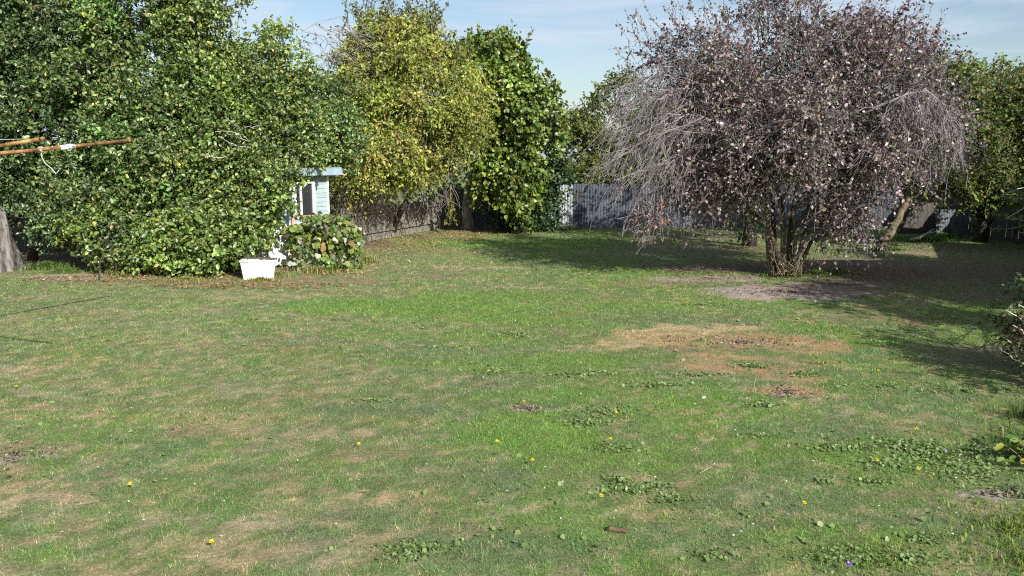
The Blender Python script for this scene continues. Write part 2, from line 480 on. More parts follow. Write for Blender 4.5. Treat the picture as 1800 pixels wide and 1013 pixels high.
# between the blades the thatch and soil show, a little browner than the blades
gc = gc * 0.58 + np.array((0.20, 0.15, 0.09)) * 0.24
nx, ny = len(gx), len(gy)
idx = np.arange(nx * ny).reshape(ny, nx)
quads = np.stack([idx[:-1, :-1], idx[:-1, 1:], idx[1:, 1:], idx[1:, :-1]], -1).reshape(-1, 4)
m, nt, bs = new_mat('lawn_soil')
at = nt.nodes.new('ShaderNodeAttribute'); at.attribute_name = 'tint'
geo = nt.nodes.new('ShaderNodeNewGeometry')
n_a = nt.nodes.new('ShaderNodeTexNoise'); n_a.inputs['Scale'].default_value = 28; n_a.inputs['Detail'].default_value = 5; n_a.inputs['Roughness'].default_value = 0.7
nt.links.new(geo.outputs['Position'], n_a.inputs['Vector'])
r_a = nt.nodes.new('ShaderNodeMapRange')
r_a.inputs['From Min'].default_value, r_a.inputs['From Max'].default_value = 0.3, 0.7
r_a.inputs['To Min'].default_value, r_a.inputs['To Max'].default_value = 0.6, 1.4
nt.links.new(n_a.outputs['Fac'], r_a.inputs['Value'])
mu = nt.nodes.new('ShaderNodeMixRGB'); mu.blend_type = 'MULTIPLY'; mu.inputs['Fac'].default_value = 1
nt.links.new(at.outputs['Color'], mu.inputs['Color1'])
nt.links.new(r_a.outputs['Result'], mu.inputs['Color2'])
nt.links.new(mu.outputs['Color'], bs.inputs['Base Color'])
bs.inputs['Roughness'].default_value = 0.95
bs.inputs['Specular IOR Level'].default_value = 0.1
bp = nt.nodes.new('ShaderNodeBump'); bp.inputs['Strength'].default_value = 0.8; bp.inputs['Distance'].default_value = 0.02
nt.links.new(n_a.outputs['Fac'], bp.inputs['Height'])
nt.links.new(bp.outputs['Normal'], bs.inputs['Normal'])
g_o = raw_mesh('ground', np.stack([X, Y, Z], -1).reshape(-1, 3), quads, 4, m, None, gc.reshape(-1, 3), True)
g_o['kind'] = 'structure'


# ------------------------------------------------------------------ grass
def blades(x, y, h, w, col, lean=0.6):
    """one bent blade per point: a narrow triangle with a kink"""
    n = len(x)
    a = rng.uniform(0, 2 * PI, n)
    t = rng.uniform(0, 2 * PI, n)
    k = np.abs(rng.normal(0, lean, n)) * h
    base = np.stack([x, y, ground_z(x, y) - 0.004], -1)
    side = np.stack([np.cos(a), np.sin(a), np.zeros(n)], -1) * (w / 2)[:, None]
    dirv = np.stack([np.cos(t) * k, np.sin(t) * k, h], -1)
    tip = base + dirv
    v = np.stack([base - side, base + side, tip], 1).reshape(-1, 3)
    c = np.repeat(col, 3, axis=0)
    return v, c


def grass_object():
    V, C = [], []
    for d0, d1, den, w, hh in ((4.6, 7.5, 6500, .0048, .021), (7.5, 11, 3800, .0062, .022), (11, 16, 1900, .0095, .024), (16, 23, 900, .014, .026), (23, 31, 420, .021, .03)):
        half = 0.66 * d1 + 0.6
        n = int(2 * half * (d1 - d0) * den)
        x, y = rng.uniform(-half, half, n), rng.uniform(d0, d1, n)
        keep = np.abs(x) < 0.655 * y + 0.5
        x, y = x[keep], y[keep]
        col, cov, ht = lawn(x, y)
        keep = rng.random(len(x)) < cov / 1.25
        x, y, col, ht = x[keep], y[keep], col[keep], ht[keep]
        n = len(x)
        tuft = 0.6 + 0.9 * fbm(x, y, 0.16, 91, 2)
        h = hh * ht * tuft * rng.uniform(0.5, 1.5, n)
        # blade to blade: some dead and straw coloured, some fresh
        dead = rng.random(n) < 0.20
        col = np.where(dead[:, None], col * 0.35 + np.array((0.42, 0.35, 0.20)) * 0.65, col)
        col = col * rng.uniform(0.4, 1.65, n)[:, None] * np.stack([rng.normal(1, .08, n), np.ones(n), rng.normal(1, .1, n)], -1)
        v, c = blades(x, y, h, w * rng.uniform(.7, 1.3, n), col, 0.9)
        V.append(v); C.append(c)
    V, C = np.concatenate(V), np.concatenate(C)
    o = raw_mesh('lawn_grass', V, np.arange(len(V)), 3, M['blade'], None, np.clip(C, 0, 1))
    o['kind'] = 'stuff'
    o['label'] = 'short patchy green and straw coloured lawn grass'


grass_object()


def long_grass(spots, name, label):
    V, C = [], []
    for px, py, rx, ry, n, h, tone in spots:
        c = G(px, py)
        n = int(n * 1.5)
        r, a = np.abs(rng.normal(0, .55, n)), rng.uniform(0, 2 * PI, n)
        x, y = c[0] + rx * r * np.cos(a), c[1] + ry * r * np.sin(a)
        hh = h * rng.uniform(.45, 1.1, n)
        az = rng.uniform(0, 2 * PI, n)
        bend = hh * rng.uniform(.15, .9, n)
        base = np.stack([x, y, ground_z(x, y) - .01], -1)
        u = np.stack([np.cos(az), np.sin(az), np.zeros(n)], -1)
        s = np.stack([-np.sin(az), np.cos(az), np.zeros(n)], -1) * ((0.0016 + 0.0026 * rng.random(n)) * (1 + c[1] / 9))[:, None]
        p1 = base + u * (bend * .3)[:, None] + np.array([0, 0, 1]) * (hh * .62)[:, None]
        p2 = base + u * bend[:, None] + np.array([0, 0, 1]) * hh[:, None] * (1 - .35 * (bend / hh))[:, None]
        v = np.stack([base - s, base + s, p1 + s * .8, p1 - s * .8, p1 - s * .8, p1 + s * .8, p2 + s * .1, p2 - s * .1], 1).reshape(-1, 3)
        col = np.array(tone) * rng.uniform(.6, 1.4, n)[:, None]
        dead = rng.random(n) < (.3 if tone is YG else .07)
        col = np.where(dead[:, None], np.array((.36, .29, .14)) * rng.uniform(.7, 1.2, n)[:, None], col)
        V.append(v); C.append(np.repeat(col, 8, 0))
    V, C = np.concatenate(V), np.concatenate(C)
    o = raw_mesh(name, V, np.arange(len(V)), 4, M['blade'], None, C)
    o['kind'] = 'stuff'
    o['label'] = label


GR, YG, YL = (.10, .165, .035), (.22, .24, .06), (.16, .22, .045)
long_grass([(545, 470, .38, .25, 1100, .32, YG), (560, 480, .5, .2, 500, .2, YG), (85, 474, .55, .25, 700, .24, GR), (110, 480, .4, .2, 300, .16, GR), (205, 482, .3, .2, 200, .2, YG), (640, 462, .4, .3, 400, .22, YG),
            (1810, 790, .3, .4, 260, .2, GR), (1825, 745, .3, .4, 200, .24, GR), (1790, 930, .55, .45, 520, .07, YL), (1810, 990, .5, .4, 420, .075, YL), (1540, 990, .6, .3, 420, .05, YL),
            (1620, 423, .9, .5, 900, .22, GR), (1660, 418, .6, .4, 500, .24, GR), (1560, 440, .5, .3, 300, .16, GR), (930, 404, .9, .3, 400, .28, (.16, .2, .07)), (1000, 404, 1, .3, 250, .2, (.16, .2, .07)),
            (1440, 483, .7, .25, 350, .13, GR), (1380, 487, .5, .2, 250, .16, GR), (1470, 478, .5, .2, 200, .12, YG), (460, 495, .4, .12, 250, .14, YG), (330, 495, .6, .2, 250, .14, YG), (480, 488, .3, .12, 250, .2, YG)],
           'long_grass', 'longer unmown grass tufts around the lawn edges')


# ------------------------------------------------------------------ leaves
def leaf_arrays(p, axis, nrm, L, W, fold=0.18, hexa=False):
    axis = unit(axis)
    side = unit(np.cross(nrm, axis))
    n = unit(np.cross(axis, side))
    L = L[:, None]
    W = W[:, None]
    tip = p + axis * L - n * L * 0.10
    if not hexa:
        a = p + axis * L * .45 + side * W / 2 + n * W * fold
        b = p + axis * L * .45 - side * W / 2 + n * W * fold
        v = np.stack([p, a, tip, b], 1).reshape(-1, 3)
        i = np.arange(len(p))[:, None] * 4
        f = np.concatenate([i + [[0, 1, 2]], i + [[0, 2, 3]]], 1).reshape(-1, 3)
        return v, f, 4
    a1 = p + axis * L * .18 + side * W * .42 + n * W * fold
    a2 = p + axis * L * .62 + side * W * .46 + n * W * fold * .6
    b1 = p + axis * L * .18 - side * W * .42 + n * W * fold
    b2 = p + axis * L * .62 - side * W * .46 + n * W * fold * .6
    v = np.stack([p, a1, a2, tip, b2, b1], 1).reshape(-1, 3)
    i = np.arange(len(p))[:, None] * 6
    f = np.concatenate([i + [[0, 1, 2]], i + [[0, 2, 3]], i + [[0, 3, 4]], i + [[0, 4, 5]]], 1).reshape(-1, 3)
    return v, f, 6


def pick(palette, n):
    """palette: list of (weight, colour)"""
    w = np.array([q[0] for q in palette], float)
    c = np.array([q[1] for q in palette], float)
    k = rng.choice(len(w), n, p=w / w.sum())
    return c[k]


def blob(px, py, d, rx, rz, ry):
    """an ellipsoid of crown: middle and radii read off the photograph, depth radius in metres"""
    return (P(px, py, d), np.array([rx * d / F_PX, ry, rz * d / F_PX]))


def lumps_of(blobs, n, back=0.45, inner=0.5):
    vol = np.array([b[1][0] * b[1][2] for b in blobs])
    k = rng.choice(len(blobs), n * 4, p=vol / vol.sum())
    d = unit(rng.normal(0, 1, (n * 4, 3)))
    ok = (d[:, 1] < 0.25) | (rng.random(n * 4) < back)
    r = inner + (1 - inner) * rng.random(n * 4) ** 0.6
    c = np.array([blobs[i][0] for i in k])
    R = np.array([blobs[i][1] for i in k])
    p = c + d * R * r[:, None]
    # drop what lies deep inside another blob
    for bc, br in blobs:
        q = np.linalg.norm((p - bc) / br, axis=1)
        ok &= (q > 0.45) | (rng.random(n * 4) < .25)
    ok &= p[:, 2] > 0.25
    hol = fbm(p[:, 0] + .37 * p[:, 1], p[:, 2] + .21 * p[:, 1], 1.1, 211, 2)
    ok &= (hol > .46) | (rng.random(n * 4) < .2)
    return p[ok][:n], d[ok][:n]


def leafy(lumps, outs, lump_r, twigs, per, size, palette, droop=0.1, upness=0.4, jitter=0.25, tone=None, hexa=False, aspect=0.62, spread=0.6, flat=0.75, twig_len=(.22, .5)):
    """leaves along short twigs that fill rounded lumps; returns leaf arrays and twig lines"""
    nl = len(lumps)
    nt_ = nl * twigs
    li = np.repeat(np.arange(nl), twigs)
    lr = lump_r * rng.uniform(.6, 1.35, nl)
    d = unit(rng.normal(0, 1, (nt_, 3)) + outs[li] * 0.7)
    r = rng.random(nt_) ** 0.45
    base = lumps[li] + d * (lr[li] * r)[:, None] * np.array([1, 1, flat])
    ax = unit(d * 0.7 + rng.normal(0, .45, (nt_, 3)) + np.array([0, 0, upness - droop]))
    tl = rng.uniform(*twig_len, nt_)
    n = nt_ * per
    ti = np.repeat(np.arange(nt_), per)
    s = np.tile(np.linspace(0.1, 1.0, per), nt_) + rng.normal(0, .05, n)
    sag = np.array([0, 0, -1.0]) * (droop * (s ** 2) * tl[ti])[:, None]
    p = base[ti] + ax[ti] * (s * tl[ti])[:, None] + sag + rng.normal(0, .02, (n, 3))
    nrm = unit(0.55 * d[ti] + np.array([0.1, -0.15, 0.55]) + rng.normal(0, spread, (n, 3)))
    la = unit(ax[ti] * 0.5 + rng.normal(0, .8, (n, 3)) + np.array([0, 0, -droop * 2]))
    L = size * rng.uniform(.5, 1.45, n) * np.repeat(rng.uniform(.8, 1.2, nt_), per)
    col = pick(palette, n)
    lump_tone = (1 + jitter * rng.normal(0, 1, (nl, 1))) * (1 + .06 * rng.normal(0, 1, (nl, 3)))
    twig_tone = 1 + .14 * rng.normal(0, 1, nt_)
    col = col * np.clip(lump_tone[li][ti], .45, 1.7) * np.clip(twig_tone[ti], .5, 1.6)[:, None] * rng.uniform(.75, 1.3, n)[:, None]
    if tone is not None:
        col = tone(p, col)
    keep = p[:, 2] > 0.03
    p, la, nrm, L, col = p[keep], la[keep], nrm[keep], L[keep], col[keep]
    v, f, k = leaf_arrays(p, la, nrm, L, L * aspect, hexa=hexa)
    return (v, f, np.repeat(np.clip(col, 0, 1), k, 0)), (base, ax, tl, droop)


def join(parts):
    V, Fs, C, b = [], [], [], 0
    for v, f, c in parts:
        V.append(v); Fs.append(f + b); C.append(c)
        b += len(v)
    return np.concatenate(V), np.concatenate(Fs), np.concatenate(C)


def thin_tubes(lines, name, m, parent, sides=3):
    """many thin twigs at once; lines: list of (points (k,3), r0, r1), all joined into one mesh"""
    V, Q, b = [], [], 0
    for pts, r0, r1 in lines:
        pts = np.asarray(pts)
        k = len(pts)
        t = np.gradient(pts, axis=0)
        t /= np.linalg.norm(t, axis=1)[:, None] + 1e-9
        ref = np.array([0.31, 0.52, 0.79])
        a = np.cross(t, ref); a /= np.linalg.norm(a, axis=1)[:, None] + 1e-9
        c = np.cross(t, a)
        r = np.linspace(r0, r1, k)[:, None, None]
        ang = np.arange(sides) * 2 * PI / sides
        v = pts[:, None, :] + r * (np.cos(ang)[None, :, None] * a[:, None, :] + np.sin(ang)[None, :, None] * c[:, None, :])
        V.append(v.reshape(-1, 3))
        i = np.arange(k - 1)[:, None] * sides
        j = np.arange(sides)[None, :]
        jn = (j + 1) % sides
        Q.append((np.stack([i + j, i + jn, i + sides + jn, i + sides + j], -1).reshape(-1, 4)) + b)
        b += k * sides
    return raw_mesh(name, np.concatenate(V), np.concatenate(Q), 4, m, parent, None, True)


def curve(a, b, sag=0.0, wob=0.08, k=5, up=0.0):
    a, b = np.asarray(a, float), np.asarray(b, float)
    s = np.linspace(0, 1, k)[:, None]
    p = a + (b - a) * s
    ln = np.linalg.norm(b - a)
    p = p + np.array([0, 0, 1.0]) * (np.sin(s * PI) * up * ln - s ** 2 * sag)
    w = rng.normal(0, wob * ln, (k, 3)) * np.sin(s * PI)
    return p + w


def twig_lines(tw, frac, r=0.004):
    base, ax, tl, dr = tw
    k = rng.random(len(base)) < frac
    out = []
    for p, a, l in zip(base[k], ax[k], tl[k]):
        p0 = p - a * l * .5
        zz = np.array([0, 0, dr * l])
        out.append((np.stack([p0, p, p + a * l * .5 - zz * .25 + rng.normal(0, .015, 3), p + a * l - zz]), r * 1.6, r * .7))
    return out


def limbs(root_pts, root_r, lumps, frac, r0=0.05, r1=0.012):
    """branches from points on the stems out to the lumps"""
    root_pts = np.asarray(root_pts)
    out = []
    for q in lumps:
        if rng.random() > frac:
            continue
        dz = q[2] - root_pts[:, 2]
        dist = np.linalg.norm(root_pts - q, axis=1) + np.where(dz < 0.2, 3.0, 0)
        i = int(np.argsort(dist)[min(len(dist) - 1, int(rng.integers(0, 3)))])
        out.append((curve(root_pts[i], q, 0, .05, 6, up=0.10), min(r0, root_r[i] * .6) if root_r is not None else r0, r1))
    return out


def stem_path(a, b, k=9, wob=0.04, bow=0.0):
    a, b = np.asarray(a, float), np.asarray(b, float)
    s = np.linspace(0, 1, k)[:, None]
    p = a + (b - a) * s + np.cumsum(rng.normal(0, wob, (k, 3)) * np.array([1, 1, .2]), 0) * np.minimum(s * 2, 1)
    p[:, 0] += bow * np.sin(s[:, 0] * PI)
    p[0] = a
    return p


def make_tree(name, base, label, cat, blobs, stems, bark, leafmat, palette, size, n_lumps, lump_r, twigs, per, limb_frac=.7, twig_frac=.25, twigmat='twig_brown', extra_lumps=None, group=None, limb_r=(.05, .012), flare=1.0, **kw):
    base = np.array([base[0], base[1], 0.0])
    t = thing(name, base, label, cat, group)
    back = kw.pop('back', .45)
    inner = kw.pop('inner', .5)
    fill = kw.pop('fill', 0)
    lp, out = lumps_of(blobs, n_lumps, back, inner)
    keep = kw.pop('keep', None)
    if keep is not None:
        kk = keep(proj(lp))
        lp, out = lp[kk], out[kk]
    if extra_lumps is not None:
        e = np.array(extra_lumps)
        lp = np.concatenate([lp, e])
        out = np.concatenate([out, unit(rng.normal(0, .3, e.shape) + np.array([0, -.3, .3]))])
    arr, tw = leafy(lp, out, lump_r, twigs, per, size, palette, **kw)
    if fill:
        fl, fo = lumps_of([(c, r * .62) for c, r in blobs], int(n_lumps * fill), .9, .1)
        arr2, _ = leafy(fl, fo, lump_r * 1.5, 14, 7, size * 1.15, palette, **kw)
        arr = join([arr, arr2])
    raw_mesh('crown', arr[0], arr[1], 3, leafmat, t, arr[2])
    mb = MB()
    pts, rad = [], []
    for (a, b, ra, rb) in stems:
        p = stem_path(a, b)
        s = np.linspace(0, 1, len(p))
        r = ra + (rb - ra) * s
        r[0] *= 1.45 * flare
        r[1] *= 1.08
        if p[0, 2] < .2:
            p[0, 2] = -0.08
        mb.tube(p, r, 10, 0.07)
        pts.extend(p[2:]); rad.extend(r[2:])
    mb.build('trunk', bark, t, True)
    ln = limbs(pts, rad, lp, limb_frac, *limb_r)
    if ln:
        thin_tubes(ln, 'branches', bark, t, 5)
    tl = twig_lines(tw, twig_frac)
    if tl:
        thin_tubes(tl, 'twigs', M[twigmat], t, 3)
    return t, lp


# palettes (leaf colours, the plum one with highlights painted in)
HEDGE = [(4, (.062, .112, .032)), (4, (.10, .165, .043)), (3, (.165, .235, .068)), (1, (.25, .29, .065)), (.2, (.27, .19, .06))]
HEDGE_DARK = [(4, (.052, .094, .032)), (4, (.082, .138, .044)), (2.6, (.145, .21, .070)), (.4, (.19, .22, .06))]
HEDGE_YEL = [(3, (.07, .118, .030)), (4, (.125, .185, .043)), (2.8, (.21, .265, .055)), (.8, (.34, .34, .07))]
YELLOW = [(2.4, (.20, .245, .050)), (4, (.325, .36, .078)), (3, (.44, .445, .12)), (.3, (.32, .22, .08)), (1.3, (.13, .18, .042))]
GREEN = [(4, (.085, .14, .022)), (4, (.135, .195, .028)), (2, (.20, .25, .035)), (.6, (.27, .27, .04))]
IVY = [(5, (.025, .060, .020)), (3, (.040, .085, .026)), (1, (.07, .12, .03))]
OLIVE = [(3, (.09, .125, .035)), (3, (.15, .175, .05)), (2, (.22, .22, .06)), (1, (.07, .09, .03))]
PLUM = [(2.8, (.100, .062, .066)), (3.6, (.175, .126, .132)), (3.4, (.275, .222, .222)), (2.2, (.15, .16, .09)), (.3, (.20, .09, .055)), (.6, (.40, .35, .335))]  # palest tones put sunlit leaf highlights into the colour
RIGHT = [(3, (.075, .118, .032)), (4, (.120, .160, .045)), (2.4, (.195, .215, .065)), (.8, (.26, .20, .07))]


def hedge_tone(p, col):
    n = fbm(p[:, 0] * 1.0 + p[:, 1] * .3, p[:, 2], 1.6, 101)
    k = (0.72 + .75 * n)[:, None]
    return col * k


# ------------------------------------------------------------------ the big hedge on the left
def gp(px, py):
    return G(px, py)


def hedge_tree(bx, by, label, blobs, palette, n, nm='hedge_tree', grp='tall trees of the hedge on the left', extra=None, size=.079, stems=4, tone=hedge_tone, top=3.5):
    b = gp(bx, by)
    st = []
    for k in range(stems):
        q = b + np.array([rng.normal(0, .35), rng.normal(0.25, .25), 0])
        if top < 1:
            st.append((q, q + np.array([rng.normal(0, .15), rng.normal(0, .1), top]), .015, .007))
            continue
        st.append((q, q + np.array([rng.normal(0, .7), rng.normal(.3, .3), top]), rng.uniform(.06, .12), .03))
    return make_tree(nm, b, label, 'tree', blobs, st, M['bark_dark'], M['leaf'], palette, size, int(n * 1.2), .36, 27, 9, fill=.4, hexa=True, aspect=.62, limb_frac=.3, twig_frac=.12, group=grp, extra_lumps=extra, tone=tone, jitter=.24, twigmat='twig_brown', back=.3, inner=.55)


hedge_tree(40, 462, 'dark green hedge tree behind the clothesline and the thick grey trunk',
           [blob(-30, 90, 20.6, 150, 150, 1.7), blob(90, 60, 20.6, 130, 140, 1.7), blob(60, 250, 20.0, 130, 120, 1.5), blob(115, 368, 19.8, 70, 45, 1.0), blob(-60, 260, 20.2, 120, 80, 1.5)], HEDGE_DARK, 275, stems=3)
hedge_tree(255, 462, 'mid green tree forming the middle of the hedge, right of the rusty clothesline arm',
           [blob(240, 60, 20.6, 140, 150, 1.7), blob(190, 200, 20.1, 110, 120, 1.5), blob(290, 250, 19.8, 110, 120, 1.5), blob(180, 365, 19.4, 80, 45, .9), blob(130, 320, 19.5, 80, 60, .8), blob(340, 350, 19.1, 60, 50, .6), blob(105, 235, 20.4, 70, 70, 1.0), blob(60, 100, 21.2, 90, 80, .8), blob(290, 390, 19.0, 80, 65, .9)], HEDGE, 285)
hedge_tree(400, 462, 'green hedge tree with yellowing leaf tips, left of the small shed',
           [blob(375, 40, 21.0, 65, 110, 1.4), blob(350, 120, 20.6, 90, 110, 1.4), blob(470, 150, 20.8, 80, 95, 1.3), blob(420, 240, 20.0, 90, 90, 1.2), blob(490, 230, 20.6, 70, 80, 1.2), blob(370, 330, 19.4, 80, 80, 1.1), blob(440, 320, 19.2, 32, 62, .35), blob(430, 385, 19.0, 24, 30, .3), blob(478, 300, 19.4, 14, 30, .2)], HEDGE_YEL, 230, extra=[P(x + rng.normal(0, 3), y, 18.95 + rng.normal(0, .12)) for x, y in ((478, 300), (484, 318), (474, 332), (483, 345), (470, 360), (480, 375), (466, 385), (472, 400), (455, 410), (486, 305), (476, 355), (462, 345), (494, 308), (499, 322), (496, 338), (493, 356), (488, 375), (503, 312))])
hedge_tree(535, 440, 'dark green tree hanging over the roof of the small shed',
           [blob(570, 215, 22.3, 50, 60, 1.0), blob(520, 185, 22.0, 40, 45, 1.0), blob(590, 240, 22.3, 50, 40, .8), blob(500, 235, 20.8, 50, 35, .6)], HEDGE, 110, stems=2, top=2.6)
hedge_tree(395, 487, 'low yellow green shrub spilling forward beside the white tub',
           [blob(400, 425, 18.3, 60, 45, .55), blob(340, 440, 18.4, 50, 45, .5), blob(425, 408, 18.6, 25, 30, .4)], [(3, (.09, .15, .035)), (3.5, (.15, .215, .05)), (1.6, (.25, .29, .06))], 46, nm='shrub', grp=None, stems=4, size=.09, top=.8)
hedge_tree(215, 487, 'bright green shrub reaching down to the ground at the foot of the hedge',
           [blob(215, 440, 18.6, 38, 40, .5), blob(265, 445, 18.7, 40, 36, .5), blob(180, 410, 18.8, 40, 30, .4)], HEDGE_YEL, 36, nm='shrub', grp=None, stems=3, size=.09, top=.8)

# bare pale sticks that lean out of the hedge
t = thing('dead_branch', gp(420, 470), 'bare pale dead branch leaning out of the hedge above the white tub', 'branch')
ln = []
for a, b in (((455, 265), (378, 232)), ((452, 300), (385, 240)), ((448, 290), (395, 205)), ((458, 240), (430, 225)), ((450, 305), (360, 275)), ((452, 270), (415, 238)), ((455, 285), (405, 255))):
    p = curve(P(a[0], a[1], 19.2), P(b[0], b[1], 18.3), 0, .06, 6, up=.12)
    ln.append((p, .013, .006))
ln.append((curve(P(440, 470, 19.3), P(455, 265, 19.2), 0, .02, 6), .03, .014))
thin_tubes(ln, 'branches', M['twig_pale'], t, 5)

# ------------------------------------------------------------------ grey trunk at the left edge
b = gp(-12, 474)
t = thing('old_tree_trunk', (b[0], b[1], 0), 'thick grey weathered old tree trunk at the left edge of the lawn', 'tree trunk')
n_s, n_r = 84, 34
zz = np.linspace(-.1, 1.75, n_r)
V = []
for i, z in enumerate(zz):
    s = (z + .1) / 1.85
    rad = .60 - .06 * s + .25 * max(0, .35 - s) ** 1.2 * 2 - (.30 * max(0, s - .8) / .2 if s > .8 else 0)
    for j in range(n_s):
        a = 2 * PI * j / n_s
        rr = rad * (1 + .07 * math.sin(3 * a + 1.2 + z) + .05 * math.sin(7 * a + 2.1 * z) + .03 * math.sin(13 * a - z * 3) - .055 * abs(math.sin(8 * a + .9 * math.sin(2.3 * z) + .5)) ** .5 - .03 * abs(math.sin(17 * a + 1.4 * math.sin(3.1 * z))) ** .5 + .012 * rng.normal())
        rr *= 1 + .25 * max(0, .3 - s) * max(0, math.cos(a - .5)) + .25 * max(0, .3 - s) * max(0, math.cos(a + 1.9))
        V.append((b[0] + rr * math.cos(a) - .18 * s, b[1] + rr * math.sin(a), z))
mb = MB()
fc = [(i * n_s + j, i * n_s + (j + 1) % n_s, (i + 1) * n_s + (j + 1) % n_s, (i + 1) * n_s + j) for i in range(n_r - 1) for j in range(n_s)]
fc.append(tuple((n_r - 1) * n_s + j for j in range(n_s)))
mb.add(V, fc)
mb.build('bark', M['stump'], t, True)
mb = MB()
mb.tube([(b[0] - .2, b[1], 1.6), (b[0] - .35, b[1] + .2, 2.4), (b[0] - .2, b[1] + .5, 3.6)], [.26, .2, .1], 10, .06)
mb.build('limb', M['bark_dark'], t, True)

# ------------------------------------------------------------------ rotary clothesline
TIP1, TIP2 = P(228, 247, 11.2), P(75, 244, 7.25)
HUB = np.array([-6.72, 8.65, 2.56])
t = thing('rotary_clothesline', (HUB[0], HUB[1], 0), 'rusty rotary clothesline whose two orange arms reach in from the left edge', 'clothesline')
MB().tube([(HUB[0], HUB[1], -.05), (HUB[0], HUB[1], 1.3)], .034, 12).tube([(HUB[0], HUB[1], 1.3), (HUB[0], HUB[1], 2.5)], .026, 12).build('post', M['steel'], t, True)
MB().tube([(HUB[0], HUB[1], 2.46), (HUB[0], HUB[1], 2.66)], .06, 14).build('hub', M['steel'], t, True)
tips = [TIP1, TIP2, 2 * HUB - TIP1, 2 * HUB - TIP2]
for q in tips[2:]:
    q[2] = TIP1[2]
for q, ra in zip(tips, (.024, .016, .022, .022)):
    mb = MB()
    mb.tube([HUB, HUB + (q - HUB) * .5 - np.array([0, 0, .015]), q], [ra * 1.05, ra, ra], 10)
    arm = mb.build('arm', M['rust'], t, True)
    dirn = unit(q - HUB)
    MB().tube([q - dirn * .03, q + dirn * .012], [ra * 1.12, ra * 1.12], 10).build('end_cap', M['rust'], arm, True)
for fr in (.9,):
    ring = [HUB + (q - HUB) * fr + np.array([0, 0, .022]) for q in (tips[0], tips[1], tips[2], tips[3])]
    if fr == .9:
        ring = ring[1:] + ring[:1]
        pairs = [(ring[0], ring[1]), (ring[1], ring[2])]
    else:
        pairs = [(ring[i], ring[(i + 1) % 4]) for i in range(1, 4)]
    for a, c in pairs:
        MB().tube(curve(a, c, 0, 0, 7, up=-.015), .0018, 4).build('line', M['wire'], t)


def on_arm(px):
    """point of the front arm seen at that column"""
    lo, hi = 0.0, 1.0
    for _ in range(40):
        mid = (lo + hi) / 2
        q = HUB + (TIP1 - HUB) * mid - np.array([0, 0, .06]) * mid * (1 - mid)
        dv = q - np.array([0, 0, CAM_H])
        xx = 900 + F_PX * dv[0] / (dv @ FWD)
        if xx < px:
            lo = mid
        else:
            hi = mid
    return HUB + (TIP1 - HUB) * lo - np.array([0, 0, .06]) * lo * (1 - lo)


a, c = on_arm(106), on_arm(131)
MB().tube([a, a * .5 + c * .5, c], [.032, .033, .032], 12, .03).build('tape_wrap', M['tape'], t, True)
k0 = on_arm(72)
mb = MB()
ang = np.linspace(0, 2 * PI, 14)
mb.tube([k0 + np.array([.02 * math.sin(2 * s), .032 * math.sin(s), .032 * math.cos(s)]) for s in ang], .006, 5)
mb.tube([k0 + np.array([0, 0, -.03]), k0 + np.array([.01, -.01, -.10]), k0 + np.array([.05, -.02, -.17]), k0 + np.array([.12, -.02, -.23]), k0 + np.array([.17, -.02, -.30])], .0055, 5)
mb.tube([k0 + np.array([.17, -.02, -.30]), k0 + np.array([.215, -.02, -.25])], .004, 5)
mb.tube([k0 + np.array([.02, -.03, .0]), k0 + np.array([-.35, -.22, -.035]), k0 + np.array([-.9, -.75, -.06])], .005, 5)
mb.tube([on_arm(92) + np.array([0, 0, .024]), on_arm(94) + np.array([0, -.026, 0.03]), on_arm(96) + np.array([0, -.024, -.02])], .006, 5)
mb.build('cord', M['wire'], t, True)

# ------------------------------------------------------------------ the small weatherboard shed
A0, B0 = np.array([-5.86, 19.35, 0.0]), np.array([-4.80, 21.0, 0.0])
uu = (B0 - A0) / np.linalg.norm(B0 - A0)
WID = float(np.linalg.norm(B0 - A0))
nn = np.array([uu[1], -uu[0], 0.0])
R = Matrix(((uu[0], -nn[0], 0), (uu[1], -nn[1], 0), (0, 0, 1)))
SH = 2.18
t = thing('shed', A0 + uu * WID / 2, 'small pale weatherboard shed with a window and flat roof, half hidden by leaves', 'shed')


def sp(u, o, z):
    return A0 + uu * u + nn * o + np.array([0, 0, z])


def wall_u(px, o=0.0):
    """distance along the front wall of the point seen at a column"""
    k = (px - 900) / (F_PX * math.cos(PITCH))
    a = A0 + nn * o
    return float((k * a[1] - a[0]) / (uu[0] - k * uu[1]))


W0, W1 = wall_u(526), wall_u(556)
WZ0, WZ1 = 1.22, 2.0
front, lower = MB(), MB()
bh = .115
z = 0.02
while z < SH - .01:
    h = min(bh, SH - z)
    segs = [(0.0, WID)]
    if z + h > WZ0 - .03 and z < WZ1 + .03:
        segs = [(0.0, W0 - .04), (W1 + .04, WID)]
    for s0, s1 in segs:
        if s1 - s0 < .03:
            continue
        tgt = lower if z < 1.0 else front
        pts = [sp(s0, 0.0, z), sp(s1, 0.0, z), sp(s1, -.02, z), sp(s0, -.02, z), sp(s0, -.014, z + h), sp(s1, -.014, z + h), sp(s1, -.03, z + h), sp(s0, -.03, z + h)]
        tgt.add(pts, [(0, 1, 5, 4), (3, 2, 1, 0), (4, 5, 6, 7), (1, 2, 6, 5), (0, 4, 7, 3), (2, 3, 7, 6)])
    z += bh
front.build('upper_wall', M['green_board'], t)
lower.build('lower_wall', M['white_board'], t)
DEP = 1.5
mb = MB()
mb.box(sp(.02, -DEP / 2 - .03, SH / 2), (.03, DEP, SH), R)
mb.box(sp(WID - .02, -DEP / 2 - .03, SH / 2), (.03, DEP, SH), R)
mb.box(sp(WID / 2, -DEP - .03, SH / 2), (WID - .1, .03, SH), R)
mb.build('side_wall', M['white_board'], t)
